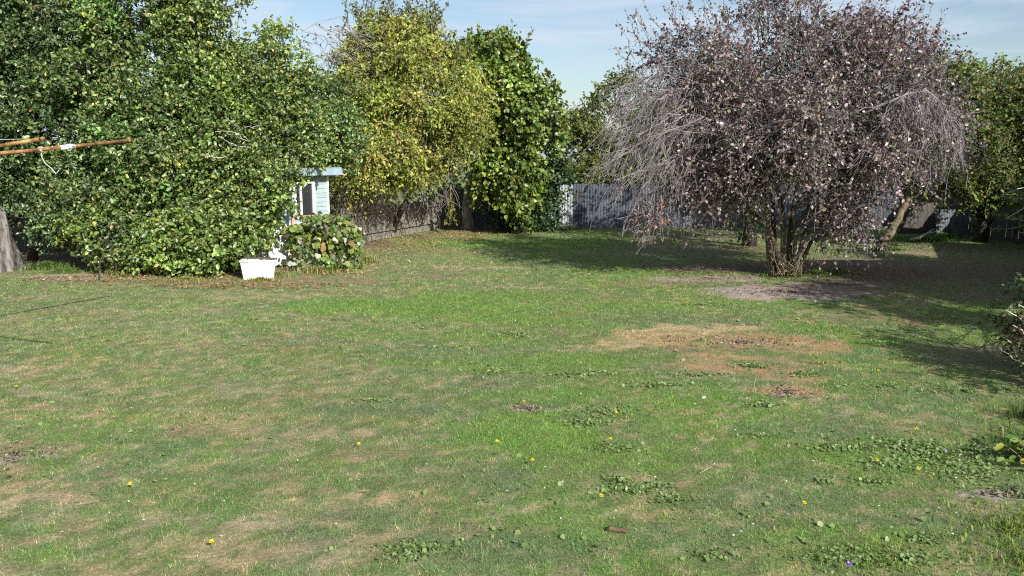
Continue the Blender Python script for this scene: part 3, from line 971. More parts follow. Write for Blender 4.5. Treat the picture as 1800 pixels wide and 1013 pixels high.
MB().box(sp(-.012, .006, SH / 2), (.06, .06, SH), R).build('corner_board', M['white_board'], t, bevel=.004)
MB().box(sp(WID + .012, .006, SH / 2), (.05, .05, SH), R).build('corner_board', M['white_board'], t, bevel=.004)
rf = MB().box(sp(WID / 2 + .05, -DEP / 2 + .05, SH + .20), (WID + .45, DEP + .45, .03), R).build('roof', M['iron_pale'], t)
MB().box(sp(WID / 2 + .05, .26, SH + .10), (WID + .5, .03, .17), R).build('fascia', M['fascia'], rf, bevel=.004)
MB().box(sp(WID + .29, -DEP / 2 + .05, SH + .10), (.03, DEP + .35, .17), R).build('fascia', M['fascia'], rf, bevel=.004)
MB().box(sp(WID / 2 + .05, -DEP / 2 + .05, SH + .03), (WID + .35, DEP + .3, .02), R).build('eave_lining', M['green_board'], rf)
wz = (WZ0 + WZ1) / 2
mb = MB()
fw = .05
mb.box(sp((W0 + W1) / 2, .012, WZ1 + .02), (W1 - W0 + 2 * fw, .05, fw), R)
mb.box(sp(W0 - .02, .012, wz), (fw, .05, WZ1 - WZ0 - .012), R)
mb.box(sp(W1 + .02, .012, wz), (fw + .02, .05, WZ1 - WZ0 - .012), R)
mb.box(sp(W0 + (W1 - W0) * .30, .008, wz), (.05, .04, WZ1 - WZ0 - .012), R)
wf = mb.build('window', M['white_board'], t, bevel=.004)
MB().box(sp((W0 + W1) / 2, -.02, wz), (W1 - W0 + .02, .008, WZ1 - WZ0), R).build('pane', M['glass'], wf)
MB().box(sp((W0 + W1) / 2 + .03, .045, WZ0 - .03), (W1 - W0 + .22, .12, .035), R).build('sill', M['sill'], wf, bevel=.004)
# bare timber post that leans beside the window
b1 = P(512, 415, 19.2)
t = thing('timber_plank', (b1[0], b1[1], 0), 'weathered reddish plank leaning upright beside the shed window', 'plank')
MB().tube([(b1[0] + .06, b1[1] - .1, -.02), P(514, 385, 19.55), P(509, 338, 19.7)], [.035, .035, .03], 4).build('board', M['sill'], t)

# white tub in front of the shed
c = gp(450, 491)
t = thing('tub', (c[0], c[1] + .2, 0), 'white rectangular tub standing on the grass at the foot of the hedge', 'tub')
Rt = Matrix.Rotation(math.radians(14), 3, 'Z')
hw, hd, hh = .37, .24, .39
oc = np.array([c[0], c[1] + .22, 0])


def tp(x, y, z):
    return np.array(Rt @ Vector((x, y, z))) + oc


mb = MB()
o_b = [(-hw * .84, -hd * .84), (hw * .86, -hd * .84), (hw * .86, hd * .84), (-hw * .84, hd * .84)]
o_t = [(-hw, -hd), (hw, -hd), (hw, hd), (-hw, hd)]
i_t = [(-hw + .035, -hd + .035), (hw - .035, -hd + .035), (hw - .035, hd - .035), (-hw + .035, hd - .035)]
V = [tp(x, y, -.02) for x, y in o_b] + [tp(x, y, hh) for x, y in o_t] + [tp(x, y, hh) for x, y in i_t] + [tp(x * .9, y * .9, hh - .2) for x, y in i_t]
F_ = [(3, 2, 1, 0)]
for j in range(4):
    k = (j + 1) % 4
    F_ += [(j, k, 4 + k, 4 + j), (4 + j, 4 + k, 8 + k, 8 + j), (8 + j, 8 + k, 12 + k, 12 + j)]
F_ += [(12, 13, 14, 15)]
mb.add(V, F_)
body = mb.build('body', M['tub'], t, bevel=.012)
mb = MB()
for (x0, y0), (x1, y1) in zip(o_t, o_t[1:] + o_t[:1]):
    p0, p1 = tp(x0 * 1.02, y0 * 1.02, hh + .004), tp(x1 * 1.02, y1 * 1.02, hh + .004)
    mb.tube([p0, p1], .016, 8)
mb.build('rim', M['tub'], t, True)
MB().box(tp(0, 0, hh - .12), (hw * 1.75, hd * 1.7, .12), Rt).build('soil', M['soil'], t)
# grey timber resting across the tub
t = thing('timber_offcut', tp(.08, 0, hh + .04), 'short dark grey board lying across the top of the white tub', 'board')
MB().box(tp(.08, -.05, hh + .045), (.66, .16, .035), Rt @ Matrix.Rotation(.08, 3, 'Y')).build('board', M['fence_dark'], t)
# ------------------------------------------------------------------ large leaved vine over the shed front
VINE = [(3.5, (.095, .16, .038)), (4, (.155, .225, .055)), (2.2, (.42, .45, .38)), (1.6, (.25, .28, .07)), (.5, (.17, .12, .06))]
c = gp(585, 470)
t = thing('vine', (c[0], c[1], 0), 'broad leaved green vine sprawling below the shed window', 'vine')
vb = [blob(585, 428, 19.0, 32, 45, .35), blob(552, 412, 19.6, 36, 30, .3), blob(518, 398, 19.3, 18, 10, .2), blob(605, 420, 19.2, 18, 35, .3), blob(560, 400, 19.9, 50, 12, .25)]
lp, out = lumps_of(vb, 95, .6, .4)
ex = np.array([P(x, y, dd) for x, y, dd in ((528, 430, 18.95), (534, 442, 18.9), (518, 400, 19.2), (545, 462, 18.8), (560, 466, 18.75), (528, 420, 18.95))])
keepv = ~((proj(lp)[:, 0] < 516) & (proj(lp)[:, 1] > 398))
lp, out = lp[keepv], out[keepv]
lp = np.concatenate([lp, ex]); out = np.concatenate([out, np.tile([0.2, -.8, .5], (len(ex), 1))])
arr1, tw = leafy(lp, out, .17, 9, 3, .118, VINE, droop=.5, upness=.3, hexa=True, aspect=.95, spread=.45, jitter=.12, twig_len=(.1, .3))
raw_mesh('foliage', *(arr1[0], arr1[1]), 3, M['leaf_soft'], t, arr1[2])
ln = twig_lines(tw, .3, .006)
for q in lp[::3]:
    ln.append((curve((c[0] + rng.normal(0, .2), c[1] + .2 + rng.normal(0, .1), -.02), q, 0, .08, 6, up=.1), .014, .006))
thin_tubes(ln, 'stems', M['twig_brown'], t, 4)
for px, py, s, r, lab in ((536, 437, (.22, .16, .14), .2, 'tan weathered concrete block lying under the vine by the shed'), (549, 447, (.26, .16, .16), -.25, 'pale grey concrete block tilted in front of the tan block by the shed'), (527, 452, (.18, .15, .10), .5, 'low grey concrete block leftmost under the vine by the shed')):
    q = P(px, py + 8, 18.85 if py > 445 else 19.05)
    t = thing('concrete_block', (q[0], q[1], 0), lab, 'block', 'concrete blocks under the vine')
    hq = q[2] + s[2] / 2
    MB().box((q[0], q[1], hq / 2 - .01), (s[0], s[1], hq + .02), Matrix.Rotation(r, 3, 'Z'), .96).build('block', M['concrete'], t, bevel=.012)

# ------------------------------------------------------------------ fences
def paling_fence(name, a, b, h, mat, label, lean=.01, step=.105, rails=(0.25, .8)):
    a, b = np.asarray(a, float), np.asarray(b, float)
    L = np.linalg.norm(b - a)
    u = (b - a) / L
    n = np.array([u[1], -u[0]])
    Rm = Matrix(((u[0], -n[0], 0), (u[1], -n[1], 0), (0, 0, 1)))
    t = thing(name, (*((a + b) / 2), 0), label, 'fence')
    mb = MB()
    s = step / 2
    while s < L:
        hh_ = h * rng.uniform(.96, 1.03)
        c = a + u * s + n * rng.uniform(0, .008)
        mb.box((c[0], c[1], hh_ / 2), (step - .012, .018, hh_), Rm @ Matrix.Rotation(rng.normal(0, lean), 3, 'Y'))
        s += step
    mb.build('palings', mat, t)
    for f in rails:
        c = (a + b) / 2 + n * .05
        MB().box((c[0], c[1], h * f), (L, .045, .075), Rm).build('rail', mat, t)
    c = (a + b) / 2 + n * .03
    MB().box((c[0], c[1], .07), (L, .03, .15), Rm).build('plinth', mat, t)
    k = 0.05
    while k < L:
        c = a + u * k - n * .06
        MB().box((c[0], c[1], h / 2), (.1, .09, h), Rm).build('post', mat, t)
        k += 2.3
    return t


e0 = gp(771, 402); e1 = gp(680, 418)
dir_ = (e1 - e0)[:2] / np.linalg.norm((e1 - e0)[:2])
paling_fence('paling_fence', e0[:2] + dir_ * 6.4, e0[:2], 1.12, M['paling'], 'low weathered grey timber paling fence under the yellow leaved tree')
paling_fence('timber_fence', (-17.5, 22.6), (-6.9, 22.9), 1.75, M['fence_dark'], 'dark timber fence added behind the big hedge to darken its gaps')  # added fence, unseen, makes the hollow under the hedge read dark
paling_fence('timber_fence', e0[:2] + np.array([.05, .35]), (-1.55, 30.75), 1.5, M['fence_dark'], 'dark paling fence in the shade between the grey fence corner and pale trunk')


def iron_fence(x0, x1, y0, y1, h, mat, name, label, pitch=.105, amp=.012, nz=4, split=None):
    t = thing(name, ((x0 + x1) / 2, (y0 + y1) / 2, 0), label, 'fence')
    L = math.hypot(x1 - x0, y1 - y0)
    u = np.array([(x1 - x0) / L, (y1 - y0) / L])
    n = np.array([u[1], -u[0]])
    s0 = 0.0
    while s0 < L - .05:
        s1 = min(s0 + 1.72, L)
        k = int((s1 - s0) / pitch * 8)
        s = np.linspace(s0, s1, k + 1)
        o = amp * np.sin(2 * PI * s / pitch) + rng.uniform(0, .012)
        top = h + rng.uniform(-.045, .045)
        zz = [0.0, h * .5, top]
        V = [(x0 + u[0] * q + n[0] * w, y0 + u[1] * q + n[1] * w, z) for z in zz for q, w in zip(s, o)]
        V2 = [(x - n[0] * .003, y - n[1] * .003, z) for x, y, z in V]
        m_ = len(s)
        nb = len(V)
        Fc = [(i * m_ + j, i * m_ + j + 1, (i + 1) * m_ + j + 1, (i + 1) * m_ + j) for i in range(2) for j in range(m_ - 1)]
        Fb = [tuple(nb + q for q in f[::-1]) for f in Fc]
        mb = MB(); mb.add(V + V2, Fc + Fb)
        mb.build('sheet', mat, t, True)
        s0 += 1.68
    c = np.array([(x0 + x1) / 2, (y0 + y1) / 2]) - n * .07
    Rm = Matrix(((u[0], -n[0], 0), (u[1], -n[1], 0), (0, 0, 1)))
    for z in (.3, h - .2):
        MB().box((c[0], c[1], z), (L, .05, .08), Rm).build('rail', M['fence_dark'], t)
    return t


iron_fence(-1.5, -.62, 30.75, 30.8, 1.62, M['iron'], 'iron_fence', 'short blue grey corrugated iron fence panel beside the pale trunk')
iron_fence(-.60, .25, 30.82, 30.82, 1.5, M['iron_red'], 'iron_fence', 'dark red painted corrugated iron panel beside the green tree')
iron_fence(.27, 1.78, 30.85, 30.85, 1.6, M['iron'], 'iron_fence', 'grey corrugated iron fence hidden behind the ivy under the green tree')
iron_fence(1.8, 2.32, 30.7, 30.7, 1.68, M['iron_pale'], 'iron_fence', 'narrow pale corrugated iron sheet standing out between the ivy and darker fence')
iron_fence(2.34, 15.4, 30.8, 30.8, 1.66, M['iron'], 'iron_fence', 'long blue grey corrugated iron back fence behind the purple tree')
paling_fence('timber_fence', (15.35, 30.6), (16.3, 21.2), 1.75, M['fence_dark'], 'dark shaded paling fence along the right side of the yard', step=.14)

# grey sheets and rubbish against the back corner on the right
q = gp(1668, 416)
t = thing('iron_sheet', q, 'grey corrugated sheet leaning in the dark corner under the right hand trees', 'iron sheet')
mb = MB()
xs = np.linspace(-.55, .55, 70)
V = []
for z, yo in ((0.0, -.25), (.45, -.12), (.92, .05)):
    V += [(q[0] + x, q[1] + yo + .012 * math.sin(2 * PI * x / .09), z) for x in xs]
m_ = len(xs)
Vb = [(x, y + .004, z) for x, y, z in V]
Fc = [(i * m_ + j, i * m_ + j + 1, (i + 1) * m_ + j + 1, (i + 1) * m_ + j) for i in range(2) for j in range(m_ - 1)]
mb.add(V + Vb, Fc + [tuple(3 * m_ + k for k in f[::-1]) for f in Fc])
mb.build('sheet', M['iron_shaded'], t, True)
q = gp(1615, 411)
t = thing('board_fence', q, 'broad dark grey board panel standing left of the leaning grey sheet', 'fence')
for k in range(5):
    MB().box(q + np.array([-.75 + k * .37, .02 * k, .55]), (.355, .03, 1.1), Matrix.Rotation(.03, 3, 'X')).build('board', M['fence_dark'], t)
q = gp(1625, 418)
t = thing('fallen_branch', q, 'pale fallen branch lying in the grass by the leaning grey sheet', 'branch')
MB().tube([G(1598, 425) + [0, 0, .05], P(1615, 419, 25.3), P(1632, 410, 25.4), P(1643, 402, 25.4)], [.045, .05, .04, .02], 7, .08).tube([P(1632, 410, 25.4), P(1640, 409, 25.0), P(1650, 404, 24.8)], [.025, .02, .01], 6, .08).build('branch', M['twig_pale'], t, True)

# ------------------------------------------------------------------ yellow tree
b = gp(662, 417)


def yel_tone(p, col):
    n = fbm(p[:, 0] * .9 + p[:, 1] * .4, p[:, 2], 1.8, 131)
    g = sst(.45, .65, n)[:, None] * .35
    col = col * (1 - g) + np.array((.12, .15, .03)) * g
    left = sst(-5.2, -6.3, p[:, 0])[:, None] * .55
    col = col * (1 - left) + np.array((.085, .12, .03)) * left
    return col * (.8 + .4 * n)[:, None]


st = [(b + np.array([0, 0, 0]), P(640, 250, 26.6), .15, .05), (b + np.array([.25, .1, 0]), P(700, 230, 26.6), .13, .05), (b + np.array([.05, .3, 0]), P(670, 120, 27), .12, .03), (b + np.array([.4, .25, 0]), P(790, 200, 27), .09, .03)]
yt, ylp = make_tree('yellow_tree', b, 'tall spreading tree with yellowing leaves above the paling fence', 'tree',
                    [blob(703, 150, 26.8, 108, 90, 1.9), blob(757, 198, 26.6, 88, 95, 1.7), blob(655, 215, 26.4, 85, 85, 1.6), blob(672, 268, 26.0, 98, 52, 1.5), blob(775, 255, 26.6, 52, 42, 1.1), blob(622, 312, 25.2, 38, 32, .8), blob(675, 322, 25.8, 40, 14, .6), blob(670, 80, 27, 45, 40, 1.0), blob(735, 75, 27, 45, 40, 1.0)],
                    st, M['bark_dark'], M['leaf_soft'], YELLOW, .105, 380, .45, 20, 8, fill=.25, limb_frac=.3, twig_frac=.35, twigmat='twig_brown', tone=yel_tone, jitter=.2, droop=.35, upness=.25, back=.3, inner=.6, aspect=.55)
ln = []
for k in range(120):     # loose bare shoots at the top left
    a = P(rng.uniform(585, 690), rng.uniform(60, 190), 25.6)
    q = a + np.array([rng.uniform(-1.5, -.3), rng.normal(0, .3), rng.uniform(-.2, .9)])
    ln.append((curve(a, q, rng.uniform(.1, .5), .05, 6, up=.18), .012, .004))
for k in range(60):     # hanging dead twigs below
    a = P(rng.uniform(590, 800), rng.uniform(300, 360), 25.6)
    q = a + np.array([rng.normal(-.05, .3), rng.normal(0, .2), rng.uniform(-.9, -.3)])
    ln.append((curve(a, q, 0, .07, 5), .009, .004))
for k in range(150):    # long grey shoots seen through the leaves
    a = ylp[rng.integers(len(ylp))] + np.array([0, -.35, 0])
    q = a + np.array([rng.normal(0, .6), rng.normal(-.1, .2), rng.normal(0.1, .6)])
    ln.append((curve(a, q, 0, .07, 5, up=.1), .011, .004))
thin_tubes(ln, 'bare_twigs', M['twig_grey'], yt, 4)
ln = []
for k in range(170):
    a = P(rng.uniform(585, 690), rng.uniform(325, 360), rng.uniform(24.0, 26.0))
    q = a + np.array([rng.normal(-.05, .3), rng.normal(0, .3), rng.uniform(-1.1, -.4)])
    ln.append((curve(a, q, 0, .08, 6), .010, .004))
thin_tubes(ln, 'hanging_twigs', M['bark_dark'], yt, 4)
# upright leafy shoots on top
SHOOT = []


def shoots(spots, d, parent, mat, palette, size, n=14, name='shoots', twig='twig_brown'):
    Pp, A, C, ln = [], [], [], []
    for x0, y0, x1, y1 in spots:
        dd = d + rng.normal(0, .4)
        p = curve(P(x0, y0, dd), P(x1, y1, dd), 0, .04, 6)
        ln.append((p, .012, .004))
        s = rng.uniform(.1, 1, n)
        i = np.clip((s * 5).astype(int), 0, 4)
        q = p[i] + (p[i + 1] - p[i]) * (s * 5 - i)[:, None]
        Pp.append(q + rng.normal(0, .03, q.shape)); A.append(unit(rng.normal(0, .7, q.shape) + unit(p[-1] - p[0])))
    Pp, A = np.concatenate(Pp), np.concatenate(A)
    L = size * rng.uniform(.7, 1.3, len(Pp))
    v, f, k = leaf_arrays(Pp, A, unit(rng.normal(0, .7, Pp.shape) + np.array([0, -.3, .5])), L, L * .6)
    raw_mesh(name, v, f, 3, mat, parent, np.repeat(pick(palette, len(Pp)) * rng.uniform(.7, 1.3, (len(Pp), 1)), k, 0))
    thin_tubes(ln, 'shoot_stems', M[twig], parent, 3)


GRN_DK = [(3, (.06, .085, .025)), (2, (.11, .13, .03)), (1, (.18, .16, .04))]
shoots([(rng.uniform(590, 800), rng.uniform(40, 80), 0, 0) for _ in range(0)] + [(x, y, x + rng.normal(0, 14), y - rng.uniform(30, 62)) for x, y in
        [(rng.uniform(600, 780), rng.uniform(28, 62)) for _ in range(60)]] + [(x, y, x + rng.normal(6, 10), y - rng.uniform(20, 40)) for x, y in [(rng.uniform(770, 830), rng.uniform(80, 115)) for _ in range(18)]], 26.8, yt, M['leaf_soft'], GRN_DK, .11, 12)
shoots([(x, y, x - rng.uniform(10, 50), y - rng.uniform(0, 40)) for x, y in [(rng.uniform(545, 640), rng.uniform(60, 120)) for _ in range(22)]], 26.5, yt, M['leaf_soft'], GRN_DK, .10, 7)

# pale trunk near the corner, green tree and ivy
b = gp(822, 402)
t = thing('pale_trunk', b, 'pale bare tree trunk standing in front of the corner of the back fences', 'tree trunk')
MB().tube([b + [0, 0, -.08], P(824, 392, b[1]), P(821, 365, b[1]), P(824, 335, b[1] + .05), P(830, 300, b[1] + .2)], [.36, .22, .2, .18, .14], 12, .07).build('bark', M['bark_pale'], t, True)

b = gp(890, 403)
st = [(b, P(880, 200, 29.5), .16, .05), (b + np.array([.4, .1, 0]), P(920, 180, 29.6), .14, .04)]
gt, _ = make_tree('green_tree', b, 'tall dense bright green tree in the far middle of the back fence', 'tree',
                  [blob(875, 140, 29.6, 48, 50, 1.5), blob(890, 195, 29.4, 72, 72, 1.8), blob(922, 240, 29.2, 55, 62, 1.6), blob(888, 265, 29.2, 42, 50, 1.3), blob(900, 320, 28.8, 50, 45, 1.1), blob(830, 150, 29.8, 40, 60, 1.2), blob(892, 100, 29.6, 22, 28, .8), blob(845, 105, 29.8, 20, 28, .8)],
                  st, M['bark_dark'], M['leaf'], GREEN, .14, 190, .5, 20, 8, hexa=True, fill=.3, limb_frac=.4, twig_frac=.12, jitter=.22, aspect=.8, droop=.3, back=.3, inner=.6)
shoots([(x, y, x + rng.normal(0, 8), y - rng.uniform(20, 45)) for x, y in [(rng.uniform(820, 925), rng.uniform(75, 110)) for _ in range(22)]], 29.5, gt, M['leaf'], GREEN, .16, 14)
shoots([(rng.uniform(780, 800), rng.uniform(330, 350), rng.uniform(785, 805), rng.uniform(378, 395)) for _ in range(8)], 28.6, gt, M['leaf_soft'], [(2, (.16, .2, .04)), (2, (.26, .25, .05))], .14, 14)
b = gp(940, 402)
iv, _ = make_tree('ivy_bush', b, 'dark glossy ivy bush against the back fence below the green tree', 'bush',
                  [blob(940, 335, 29.6, 45, 55, .8), blob(905, 355, 29.4, 35, 45, .7), blob(965, 300, 29.8, 35, 45, .7), blob(930, 385, 29.2, 45, 20, .5)],
                  [(b, P(940, 330, 29.8), .06, .02), (b + np.array([-.4, 0, 0]), P(905, 330, 29.8), .05, .02)], M['bark_dark'], M['leaf'], IVY, .13, 70, .42, 14, 7, limb_frac=.4, twig_frac=.1, aspect=.8, back=.2)
b = gp(916, 408)
make_tree('sapling', b, 'small bright green sapling sprouting in front of the ivy', 'plant', [blob(916, 393, 28.0, 9, 16, .15), blob(912, 375, 28.2, 8, 12, .12)], [(b, P(914, 380, 28.2), .015, .006)], M['bark_dark'], M['leaf_soft'], [(3, (.12, .2, .035)), (2, (.19, .26, .05))], .12, 16, .13, 5, 4, limb_frac=.3, aspect=.75)

# loose olive coloured tree behind the iron fence
b = np.array([3.6, 32.6, 0])
ot, olp = make_tree('olive_tree', b, 'loose olive green tree rising behind the back fence left of the purple tree', 'tree',
                    [blob(1040, 265, 32.6, 55, 50, 1.2), blob(1075, 215, 33, 40, 40, 1.2), blob(1020, 300, 32, 45, 28, .8), blob(1000, 250, 32.5, 22, 40, .6), blob(1075, 305, 32, 60, 22, .7), blob(1110, 280, 32.5, 80, 45, 1.2), blob(1040, 320, 31.8, 55, 14, .5), blob(1090, 175, 33, 38, 36, 1.0), blob(1035, 225, 33, 25, 30, .7), blob(1180, 250, 33, 80, 80, 1.4)],
                    [(b, P(1060, 220, 33), .11, .03), (b + np.array([.3, .1, 0]), P(1110, 190, 33), .1, .03)], M['bark_grey'], M['leaf_soft'], OLIVE, .12, 330, .45, 13, 7, limb_frac=.4, twig_frac=.3, twigmat='twig_grey', jitter=.2)
shoots([(x, y, x + rng.normal(-6, 12), y - rng.uniform(15, 40)) for x, y in [(rng.uniform(1040, 1110), rng.uniform(170, 200)) for _ in range(18)]], 32.8, ot, M['leaf_soft'], GRN_DK, .12, 10)

# ivy covered trunk behind the plum tree
b = gp(1315, 432)
make_tree('ivy_covered_tree', b, 'dark ivy covered tree standing in the shade behind the purple tree', 'tree',
          [blob(1318, 370, 23.6, 22, 60, .4), blob(1325, 300, 23.8, 40, 50, .6), blob(1310, 415, 23.5, 22, 20, .35), blob(1340, 230, 24.2, 100, 55, 1.4), blob(1250, 250, 24.4, 65, 50, 1.2), blob(1430, 240, 24.4, 75, 55, 1.3), blob(1330, 160, 24.8, 85, 50, 1.4)],
          [(b, P(1322, 180, 23.8), .16, .08)], M['bark_dark'], M['leaf'], [(4, (.035, .06, .022)), (3, (.06, .085, .03)), (1.5, (.10, .10, .04)), (1, (.10, .07, .05))], .10, 190, .5, 12, 7, limb_frac=.4, twig_frac=.1, back=.6)

# ------------------------------------------------------------------ the purple leaved tree
b = gp(1378, 487)
D = float(b[1])
stems = []
for x0, x1, y1, dd, r0, r1 in ((1358, 1338, 230, .1, .085, .035), (1366, 1352, 150, .3, .08, .03), (1376, 1376, 190, -.1, .085, .03), (1385, 1410, 180, .3, .09, .03), (1395, 1450, 210, -.1, .08, .03), (1402, 1490, 260, .2, .06, .025), (1374, 1310, 270, -.3, .06, .025), (1390, 1420, 300, -.35, .06, .03)):
    stems.append((G(x0, 486 - abs(dd) * 8) + np.array([0, dd * .4, 0]), P(x1, y1, D + dd * 2), r0 * .8, r1))


def plum_tone(p, col):
    n = fbm(p[:, 0] + p[:, 1] * .5, p[:, 2], 1.2, 151)
    hi = sst(3.6, 5.6, p[:, 2])[:, None]
    return col * (.75 + .5 * n)[:, None] * (1 - .25 * hi * np.array([.6, 1, .9]))


pl, plp = make_tree('purple_plum_tree', b, 'large purple leaved tree with several stems and bare drooping twigs', 'tree',
                    [blob(1400, 120, D + .4, 150, 90, 1.6), blob(1270, 150, D + .3, 110, 85, 1.5), blob(1530, 150, D + .5, 110, 95, 1.6), blob(1210, 105, D + .5, 60, 40, .9), blob(1570, 85, D + .7, 70, 50, 1.0), blob(1400, 30, D + .6, 120, 40, 1.0), blob(1190, 320, D - .1, 45, 30, .6),
                     blob(1560, 260, D - .2, 100, 85, 1.5), blob(1480, 300, D - .7, 95, 75, 1.2), blob(1400, 230, D - .9, 110, 80, 1.0), blob(1300, 250, D - .3, 80, 80, 1.2), blob(1255, 300, D, 70, 52, 1.0), blob(1500, 375, D - .3, 62, 42, .9), blob(1205, 345, D + .2, 45, 20, .6), blob(1595, 190, D + .6, 70, 70, 1.2), blob(1150, 330, D + .3, 25, 22, .4)],
                    stems, M['bark_plum'], M['leaf_plum'], PLUM, .062, 640, .28, 9, 12, hexa=True, keep=lambda q: ~((q[:, 0] > 1520) & (q[:, 1] > 325)), limb_frac=.6, twig_frac=.9, twigmat='twig_grey', tone=plum_tone, jitter=.2, droop=.22, upness=.35, back=.4, inner=.35, limb_r=(.035, .009), aspect=.72, twig_len=(.4, 1.0), spread=.8, flare=.9)
shoots([(x, y, x + rng.normal((x - 1390) * .12, 14), y - rng.uniform(25, 75)) for x, y in [(rng.uniform(1110, 1640), 0) for _ in range(130)] for y in [rng.uniform(20, 120) + abs(x - 1380) * .12]], D + .5, pl, M['leaf_plum'], PLUM, .075, 16, twig='twig_grey')
ln = []


def droopers(p, n, lo, hi, bias, r=.0075):
    k = len(p)
    for _ in range(n):
        s = rng.uniform(.15, 1) * (k - 1)
        i = min(int(s), k - 2)
        a = p[i] + (p[i + 1] - p[i]) * (s - i)
        L = rng.uniform(lo, hi)
        q = a + np.array([rng.normal(bias[0], .36), rng.normal(bias[1], .3), rng.normal(bias[2], .3)]) * L
        c = curve(a, q, L * .25, .075, 7, up=.12)
        ln.append((c, r, r * .55))
        for _ in range(4):
            j = int(rng.integers(1, 6))
            e = c[j] + np.array([rng.normal(bias[0] * .6, .3), rng.normal(0, .2), rng.uniform(-.9, 0)]) * L * .38
            ln.append((curve(c[j], e, .03, .09, 5), r * rng.uniform(.4, .75), r * .3))


for k in range(30):
    y0 = rng.uniform(125, 285)
    a = P(rng.uniform(1250, 1330), y0 + 20, D - .5)
    q = P(rng.uniform(1065, 1170), y0 + rng.uniform(-10, 40), D - rng.uniform(0, 1.2))
    p = curve(a, q, .15, .03, 8, up=.14)
    ln.append((p, .022, .008))
    droopers(p, 22, .3, .95, (-.5, -.05, -.65))
for dz, nd in ((-1.7, 85), (-1.5, 75)):
    p = np.array([P(1480, 225, D - .9), P(1510, 205, D - 1.2), P(1550, 185, D + dz + .1), P(1595, 165, D + dz), P(1630, 160, D + dz), P(1660, 185, D + dz), P(1680, 235, D + dz)])
    ln.append((p, .034, .012))
    droopers(p[2:], nd, .4, 1.2, (.08, 0, -1.0))
for pp in (((1330, 330), (1250, 335), (1180, 355), (1130, 375), (1085, 385)), ((1330, 320), (1230, 330), (1160, 365), (1120, 410)), ((1320, 340), (1220, 350), (1170, 390), (1150, 420))):
    p = np.array([P(x, y, D - .4) for x, y in pp])
    ln.append((p, .02, .008))
    droopers(p[1:], 18, .2, .5, (-.7, 0, -.4))
for a0, a1 in (((1430, 350), (1530, 320)), ((1440, 330), (1560, 285)), ((1300, 250), (1330, 300)), ((1345, 330), (1300, 350)), ((1355, 190), (1335, 240)), ((1500, 200), (1560, 180))):
    ln.append((curve(P(*a0, D - 1.1), P(*a1, D - 1.3), 0, .05, 6, up=.08), .02, .008))
for k in range(70):
    a = plp[rng.integers(len(plp))] + np.array([0, -.3, 0])
    q = a + np.array([rng.normal(0, .5), rng.normal(-.15, .2), rng.normal(.1, .5)])
    ln.append((curve(a, q, 0, .07, 5, up=.1), .010, .004))
thin_tubes(ln, 'bare_twigs', M['twig_grey'], pl, 4)
shoots([(rng.uniform(1110, 1180), rng.uniform(340, 380), rng.uniform(1110, 1190), rng.uniform(385, 432)) for _ in range(26)], D - .4, pl, M['leaf_plum'], [(2, (.24, .15, .15)), (2, (.16, .09, .09)), (.3, (.38, .14, .06))], .075, 11, 'low_leaves', 'twig_grey')
# basal suckers
shoots([(rng.uniform(1355, 1420), 484, rng.uniform(1345, 1435), rng.uniform(420, 465)) for _ in range(26)], D - .15, pl, M['leaf_plum'], [(2, (.13, .12, .07)), (1, (.2, .12, .1))], .06, 8, 'suckers', 'twig_brown')

# ------------------------------------------------------------------ trees on the right
b = gp(1545, 443)
t, _ = make_tree('leaning_tree', b, 'small leaning tree with a broken stub and sunlit yellowish bark', 'tree',
                 [blob(1650, 310, 23.4, 60, 40, .9), blob(1640, 250, 23.6, 60, 60, 1.0), blob(1690, 260, 23.6, 50, 60, 1.0), blob(1660, 180, 24, 60, 55, 1.0), blob(1610, 300, 23.8, 45, 40, .8), blob(1630, 145, 24.2, 45, 40, .9), blob(1690, 140, 24.2, 45, 35, .9)],
                 [(b, P(1597, 350, 23.1), .13, .085), (P(1594, 356, 23.1), P(1640, 270, 23.3), .08, .03)], M['bark_lichen'], M['leaf_soft'], RIGHT, .10, 240, .42, 13, 7, limb_frac=.4, twig_frac=.2)
# a broken stub low on its trunk
c1 = P(1546, 425, 22.75)
MB().tube([c1 + [0, .1, -.05], c1 + [-.03, -.05, .06], c1 + [-.06, -.12, .16]], [.11, .12, .09], 8, .12).build('stub', M['bark_grey'], t, True)

RB = gp(1722, 425)
t, _ = make_tree('fruit_tree', RB, 'yellow green tree at the right edge with shade beneath it', 'tree',
                 [blob(1720, 180, 24.5, 85, 60, 1.5), blob(1780, 260, 23.8, 95, 85, 1.6), blob(1700, 270, 24, 70, 60, 1.3), blob(1760, 320, 23.4, 80, 40, 1.1), blob(1690, 330, 23.6, 40, 30, .7), blob(1810, 190, 24.5, 60, 50, 1.3)],
                 [(RB, P(1725, 260, 24.5), .15, .06), (RB + np.array([.2, .2, 0]), P(1790, 230, 24.5), .1, .04)], M['bark_dark'], M['leaf_soft'], RIGHT, .105, 360, .5, 13, 8, limb_frac=.6, twig_frac=.2, jitter=.2, aspect=.5, back=.4)
shoots([(x, y, x + rng.normal(22, 14), y - rng.uniform(10, 40)) for x, y in [(rng.uniform(1650, 1790), rng.uniform(120, 165)) for _ in range(34)]], 24.3, t, M['leaf_soft'], RIGHT, .13, 12)
bb = np.array([11.95, 17.9, 0])
t, _ = make_tree('fruit_tree', bb, 'green tree just beyond the right edge whose low leafy branch reaches into view', 'tree',
                 [blob(1890, 290, 18.2, 30, 60, .6)], [(bb, P(1885, 280, 18.2), .07, .03)], M['bark_dark'], M['leaf_soft'], RIGHT, .10, 40, .4, 12, 8, limb_frac=.6, twig_frac=.2)
ln = []
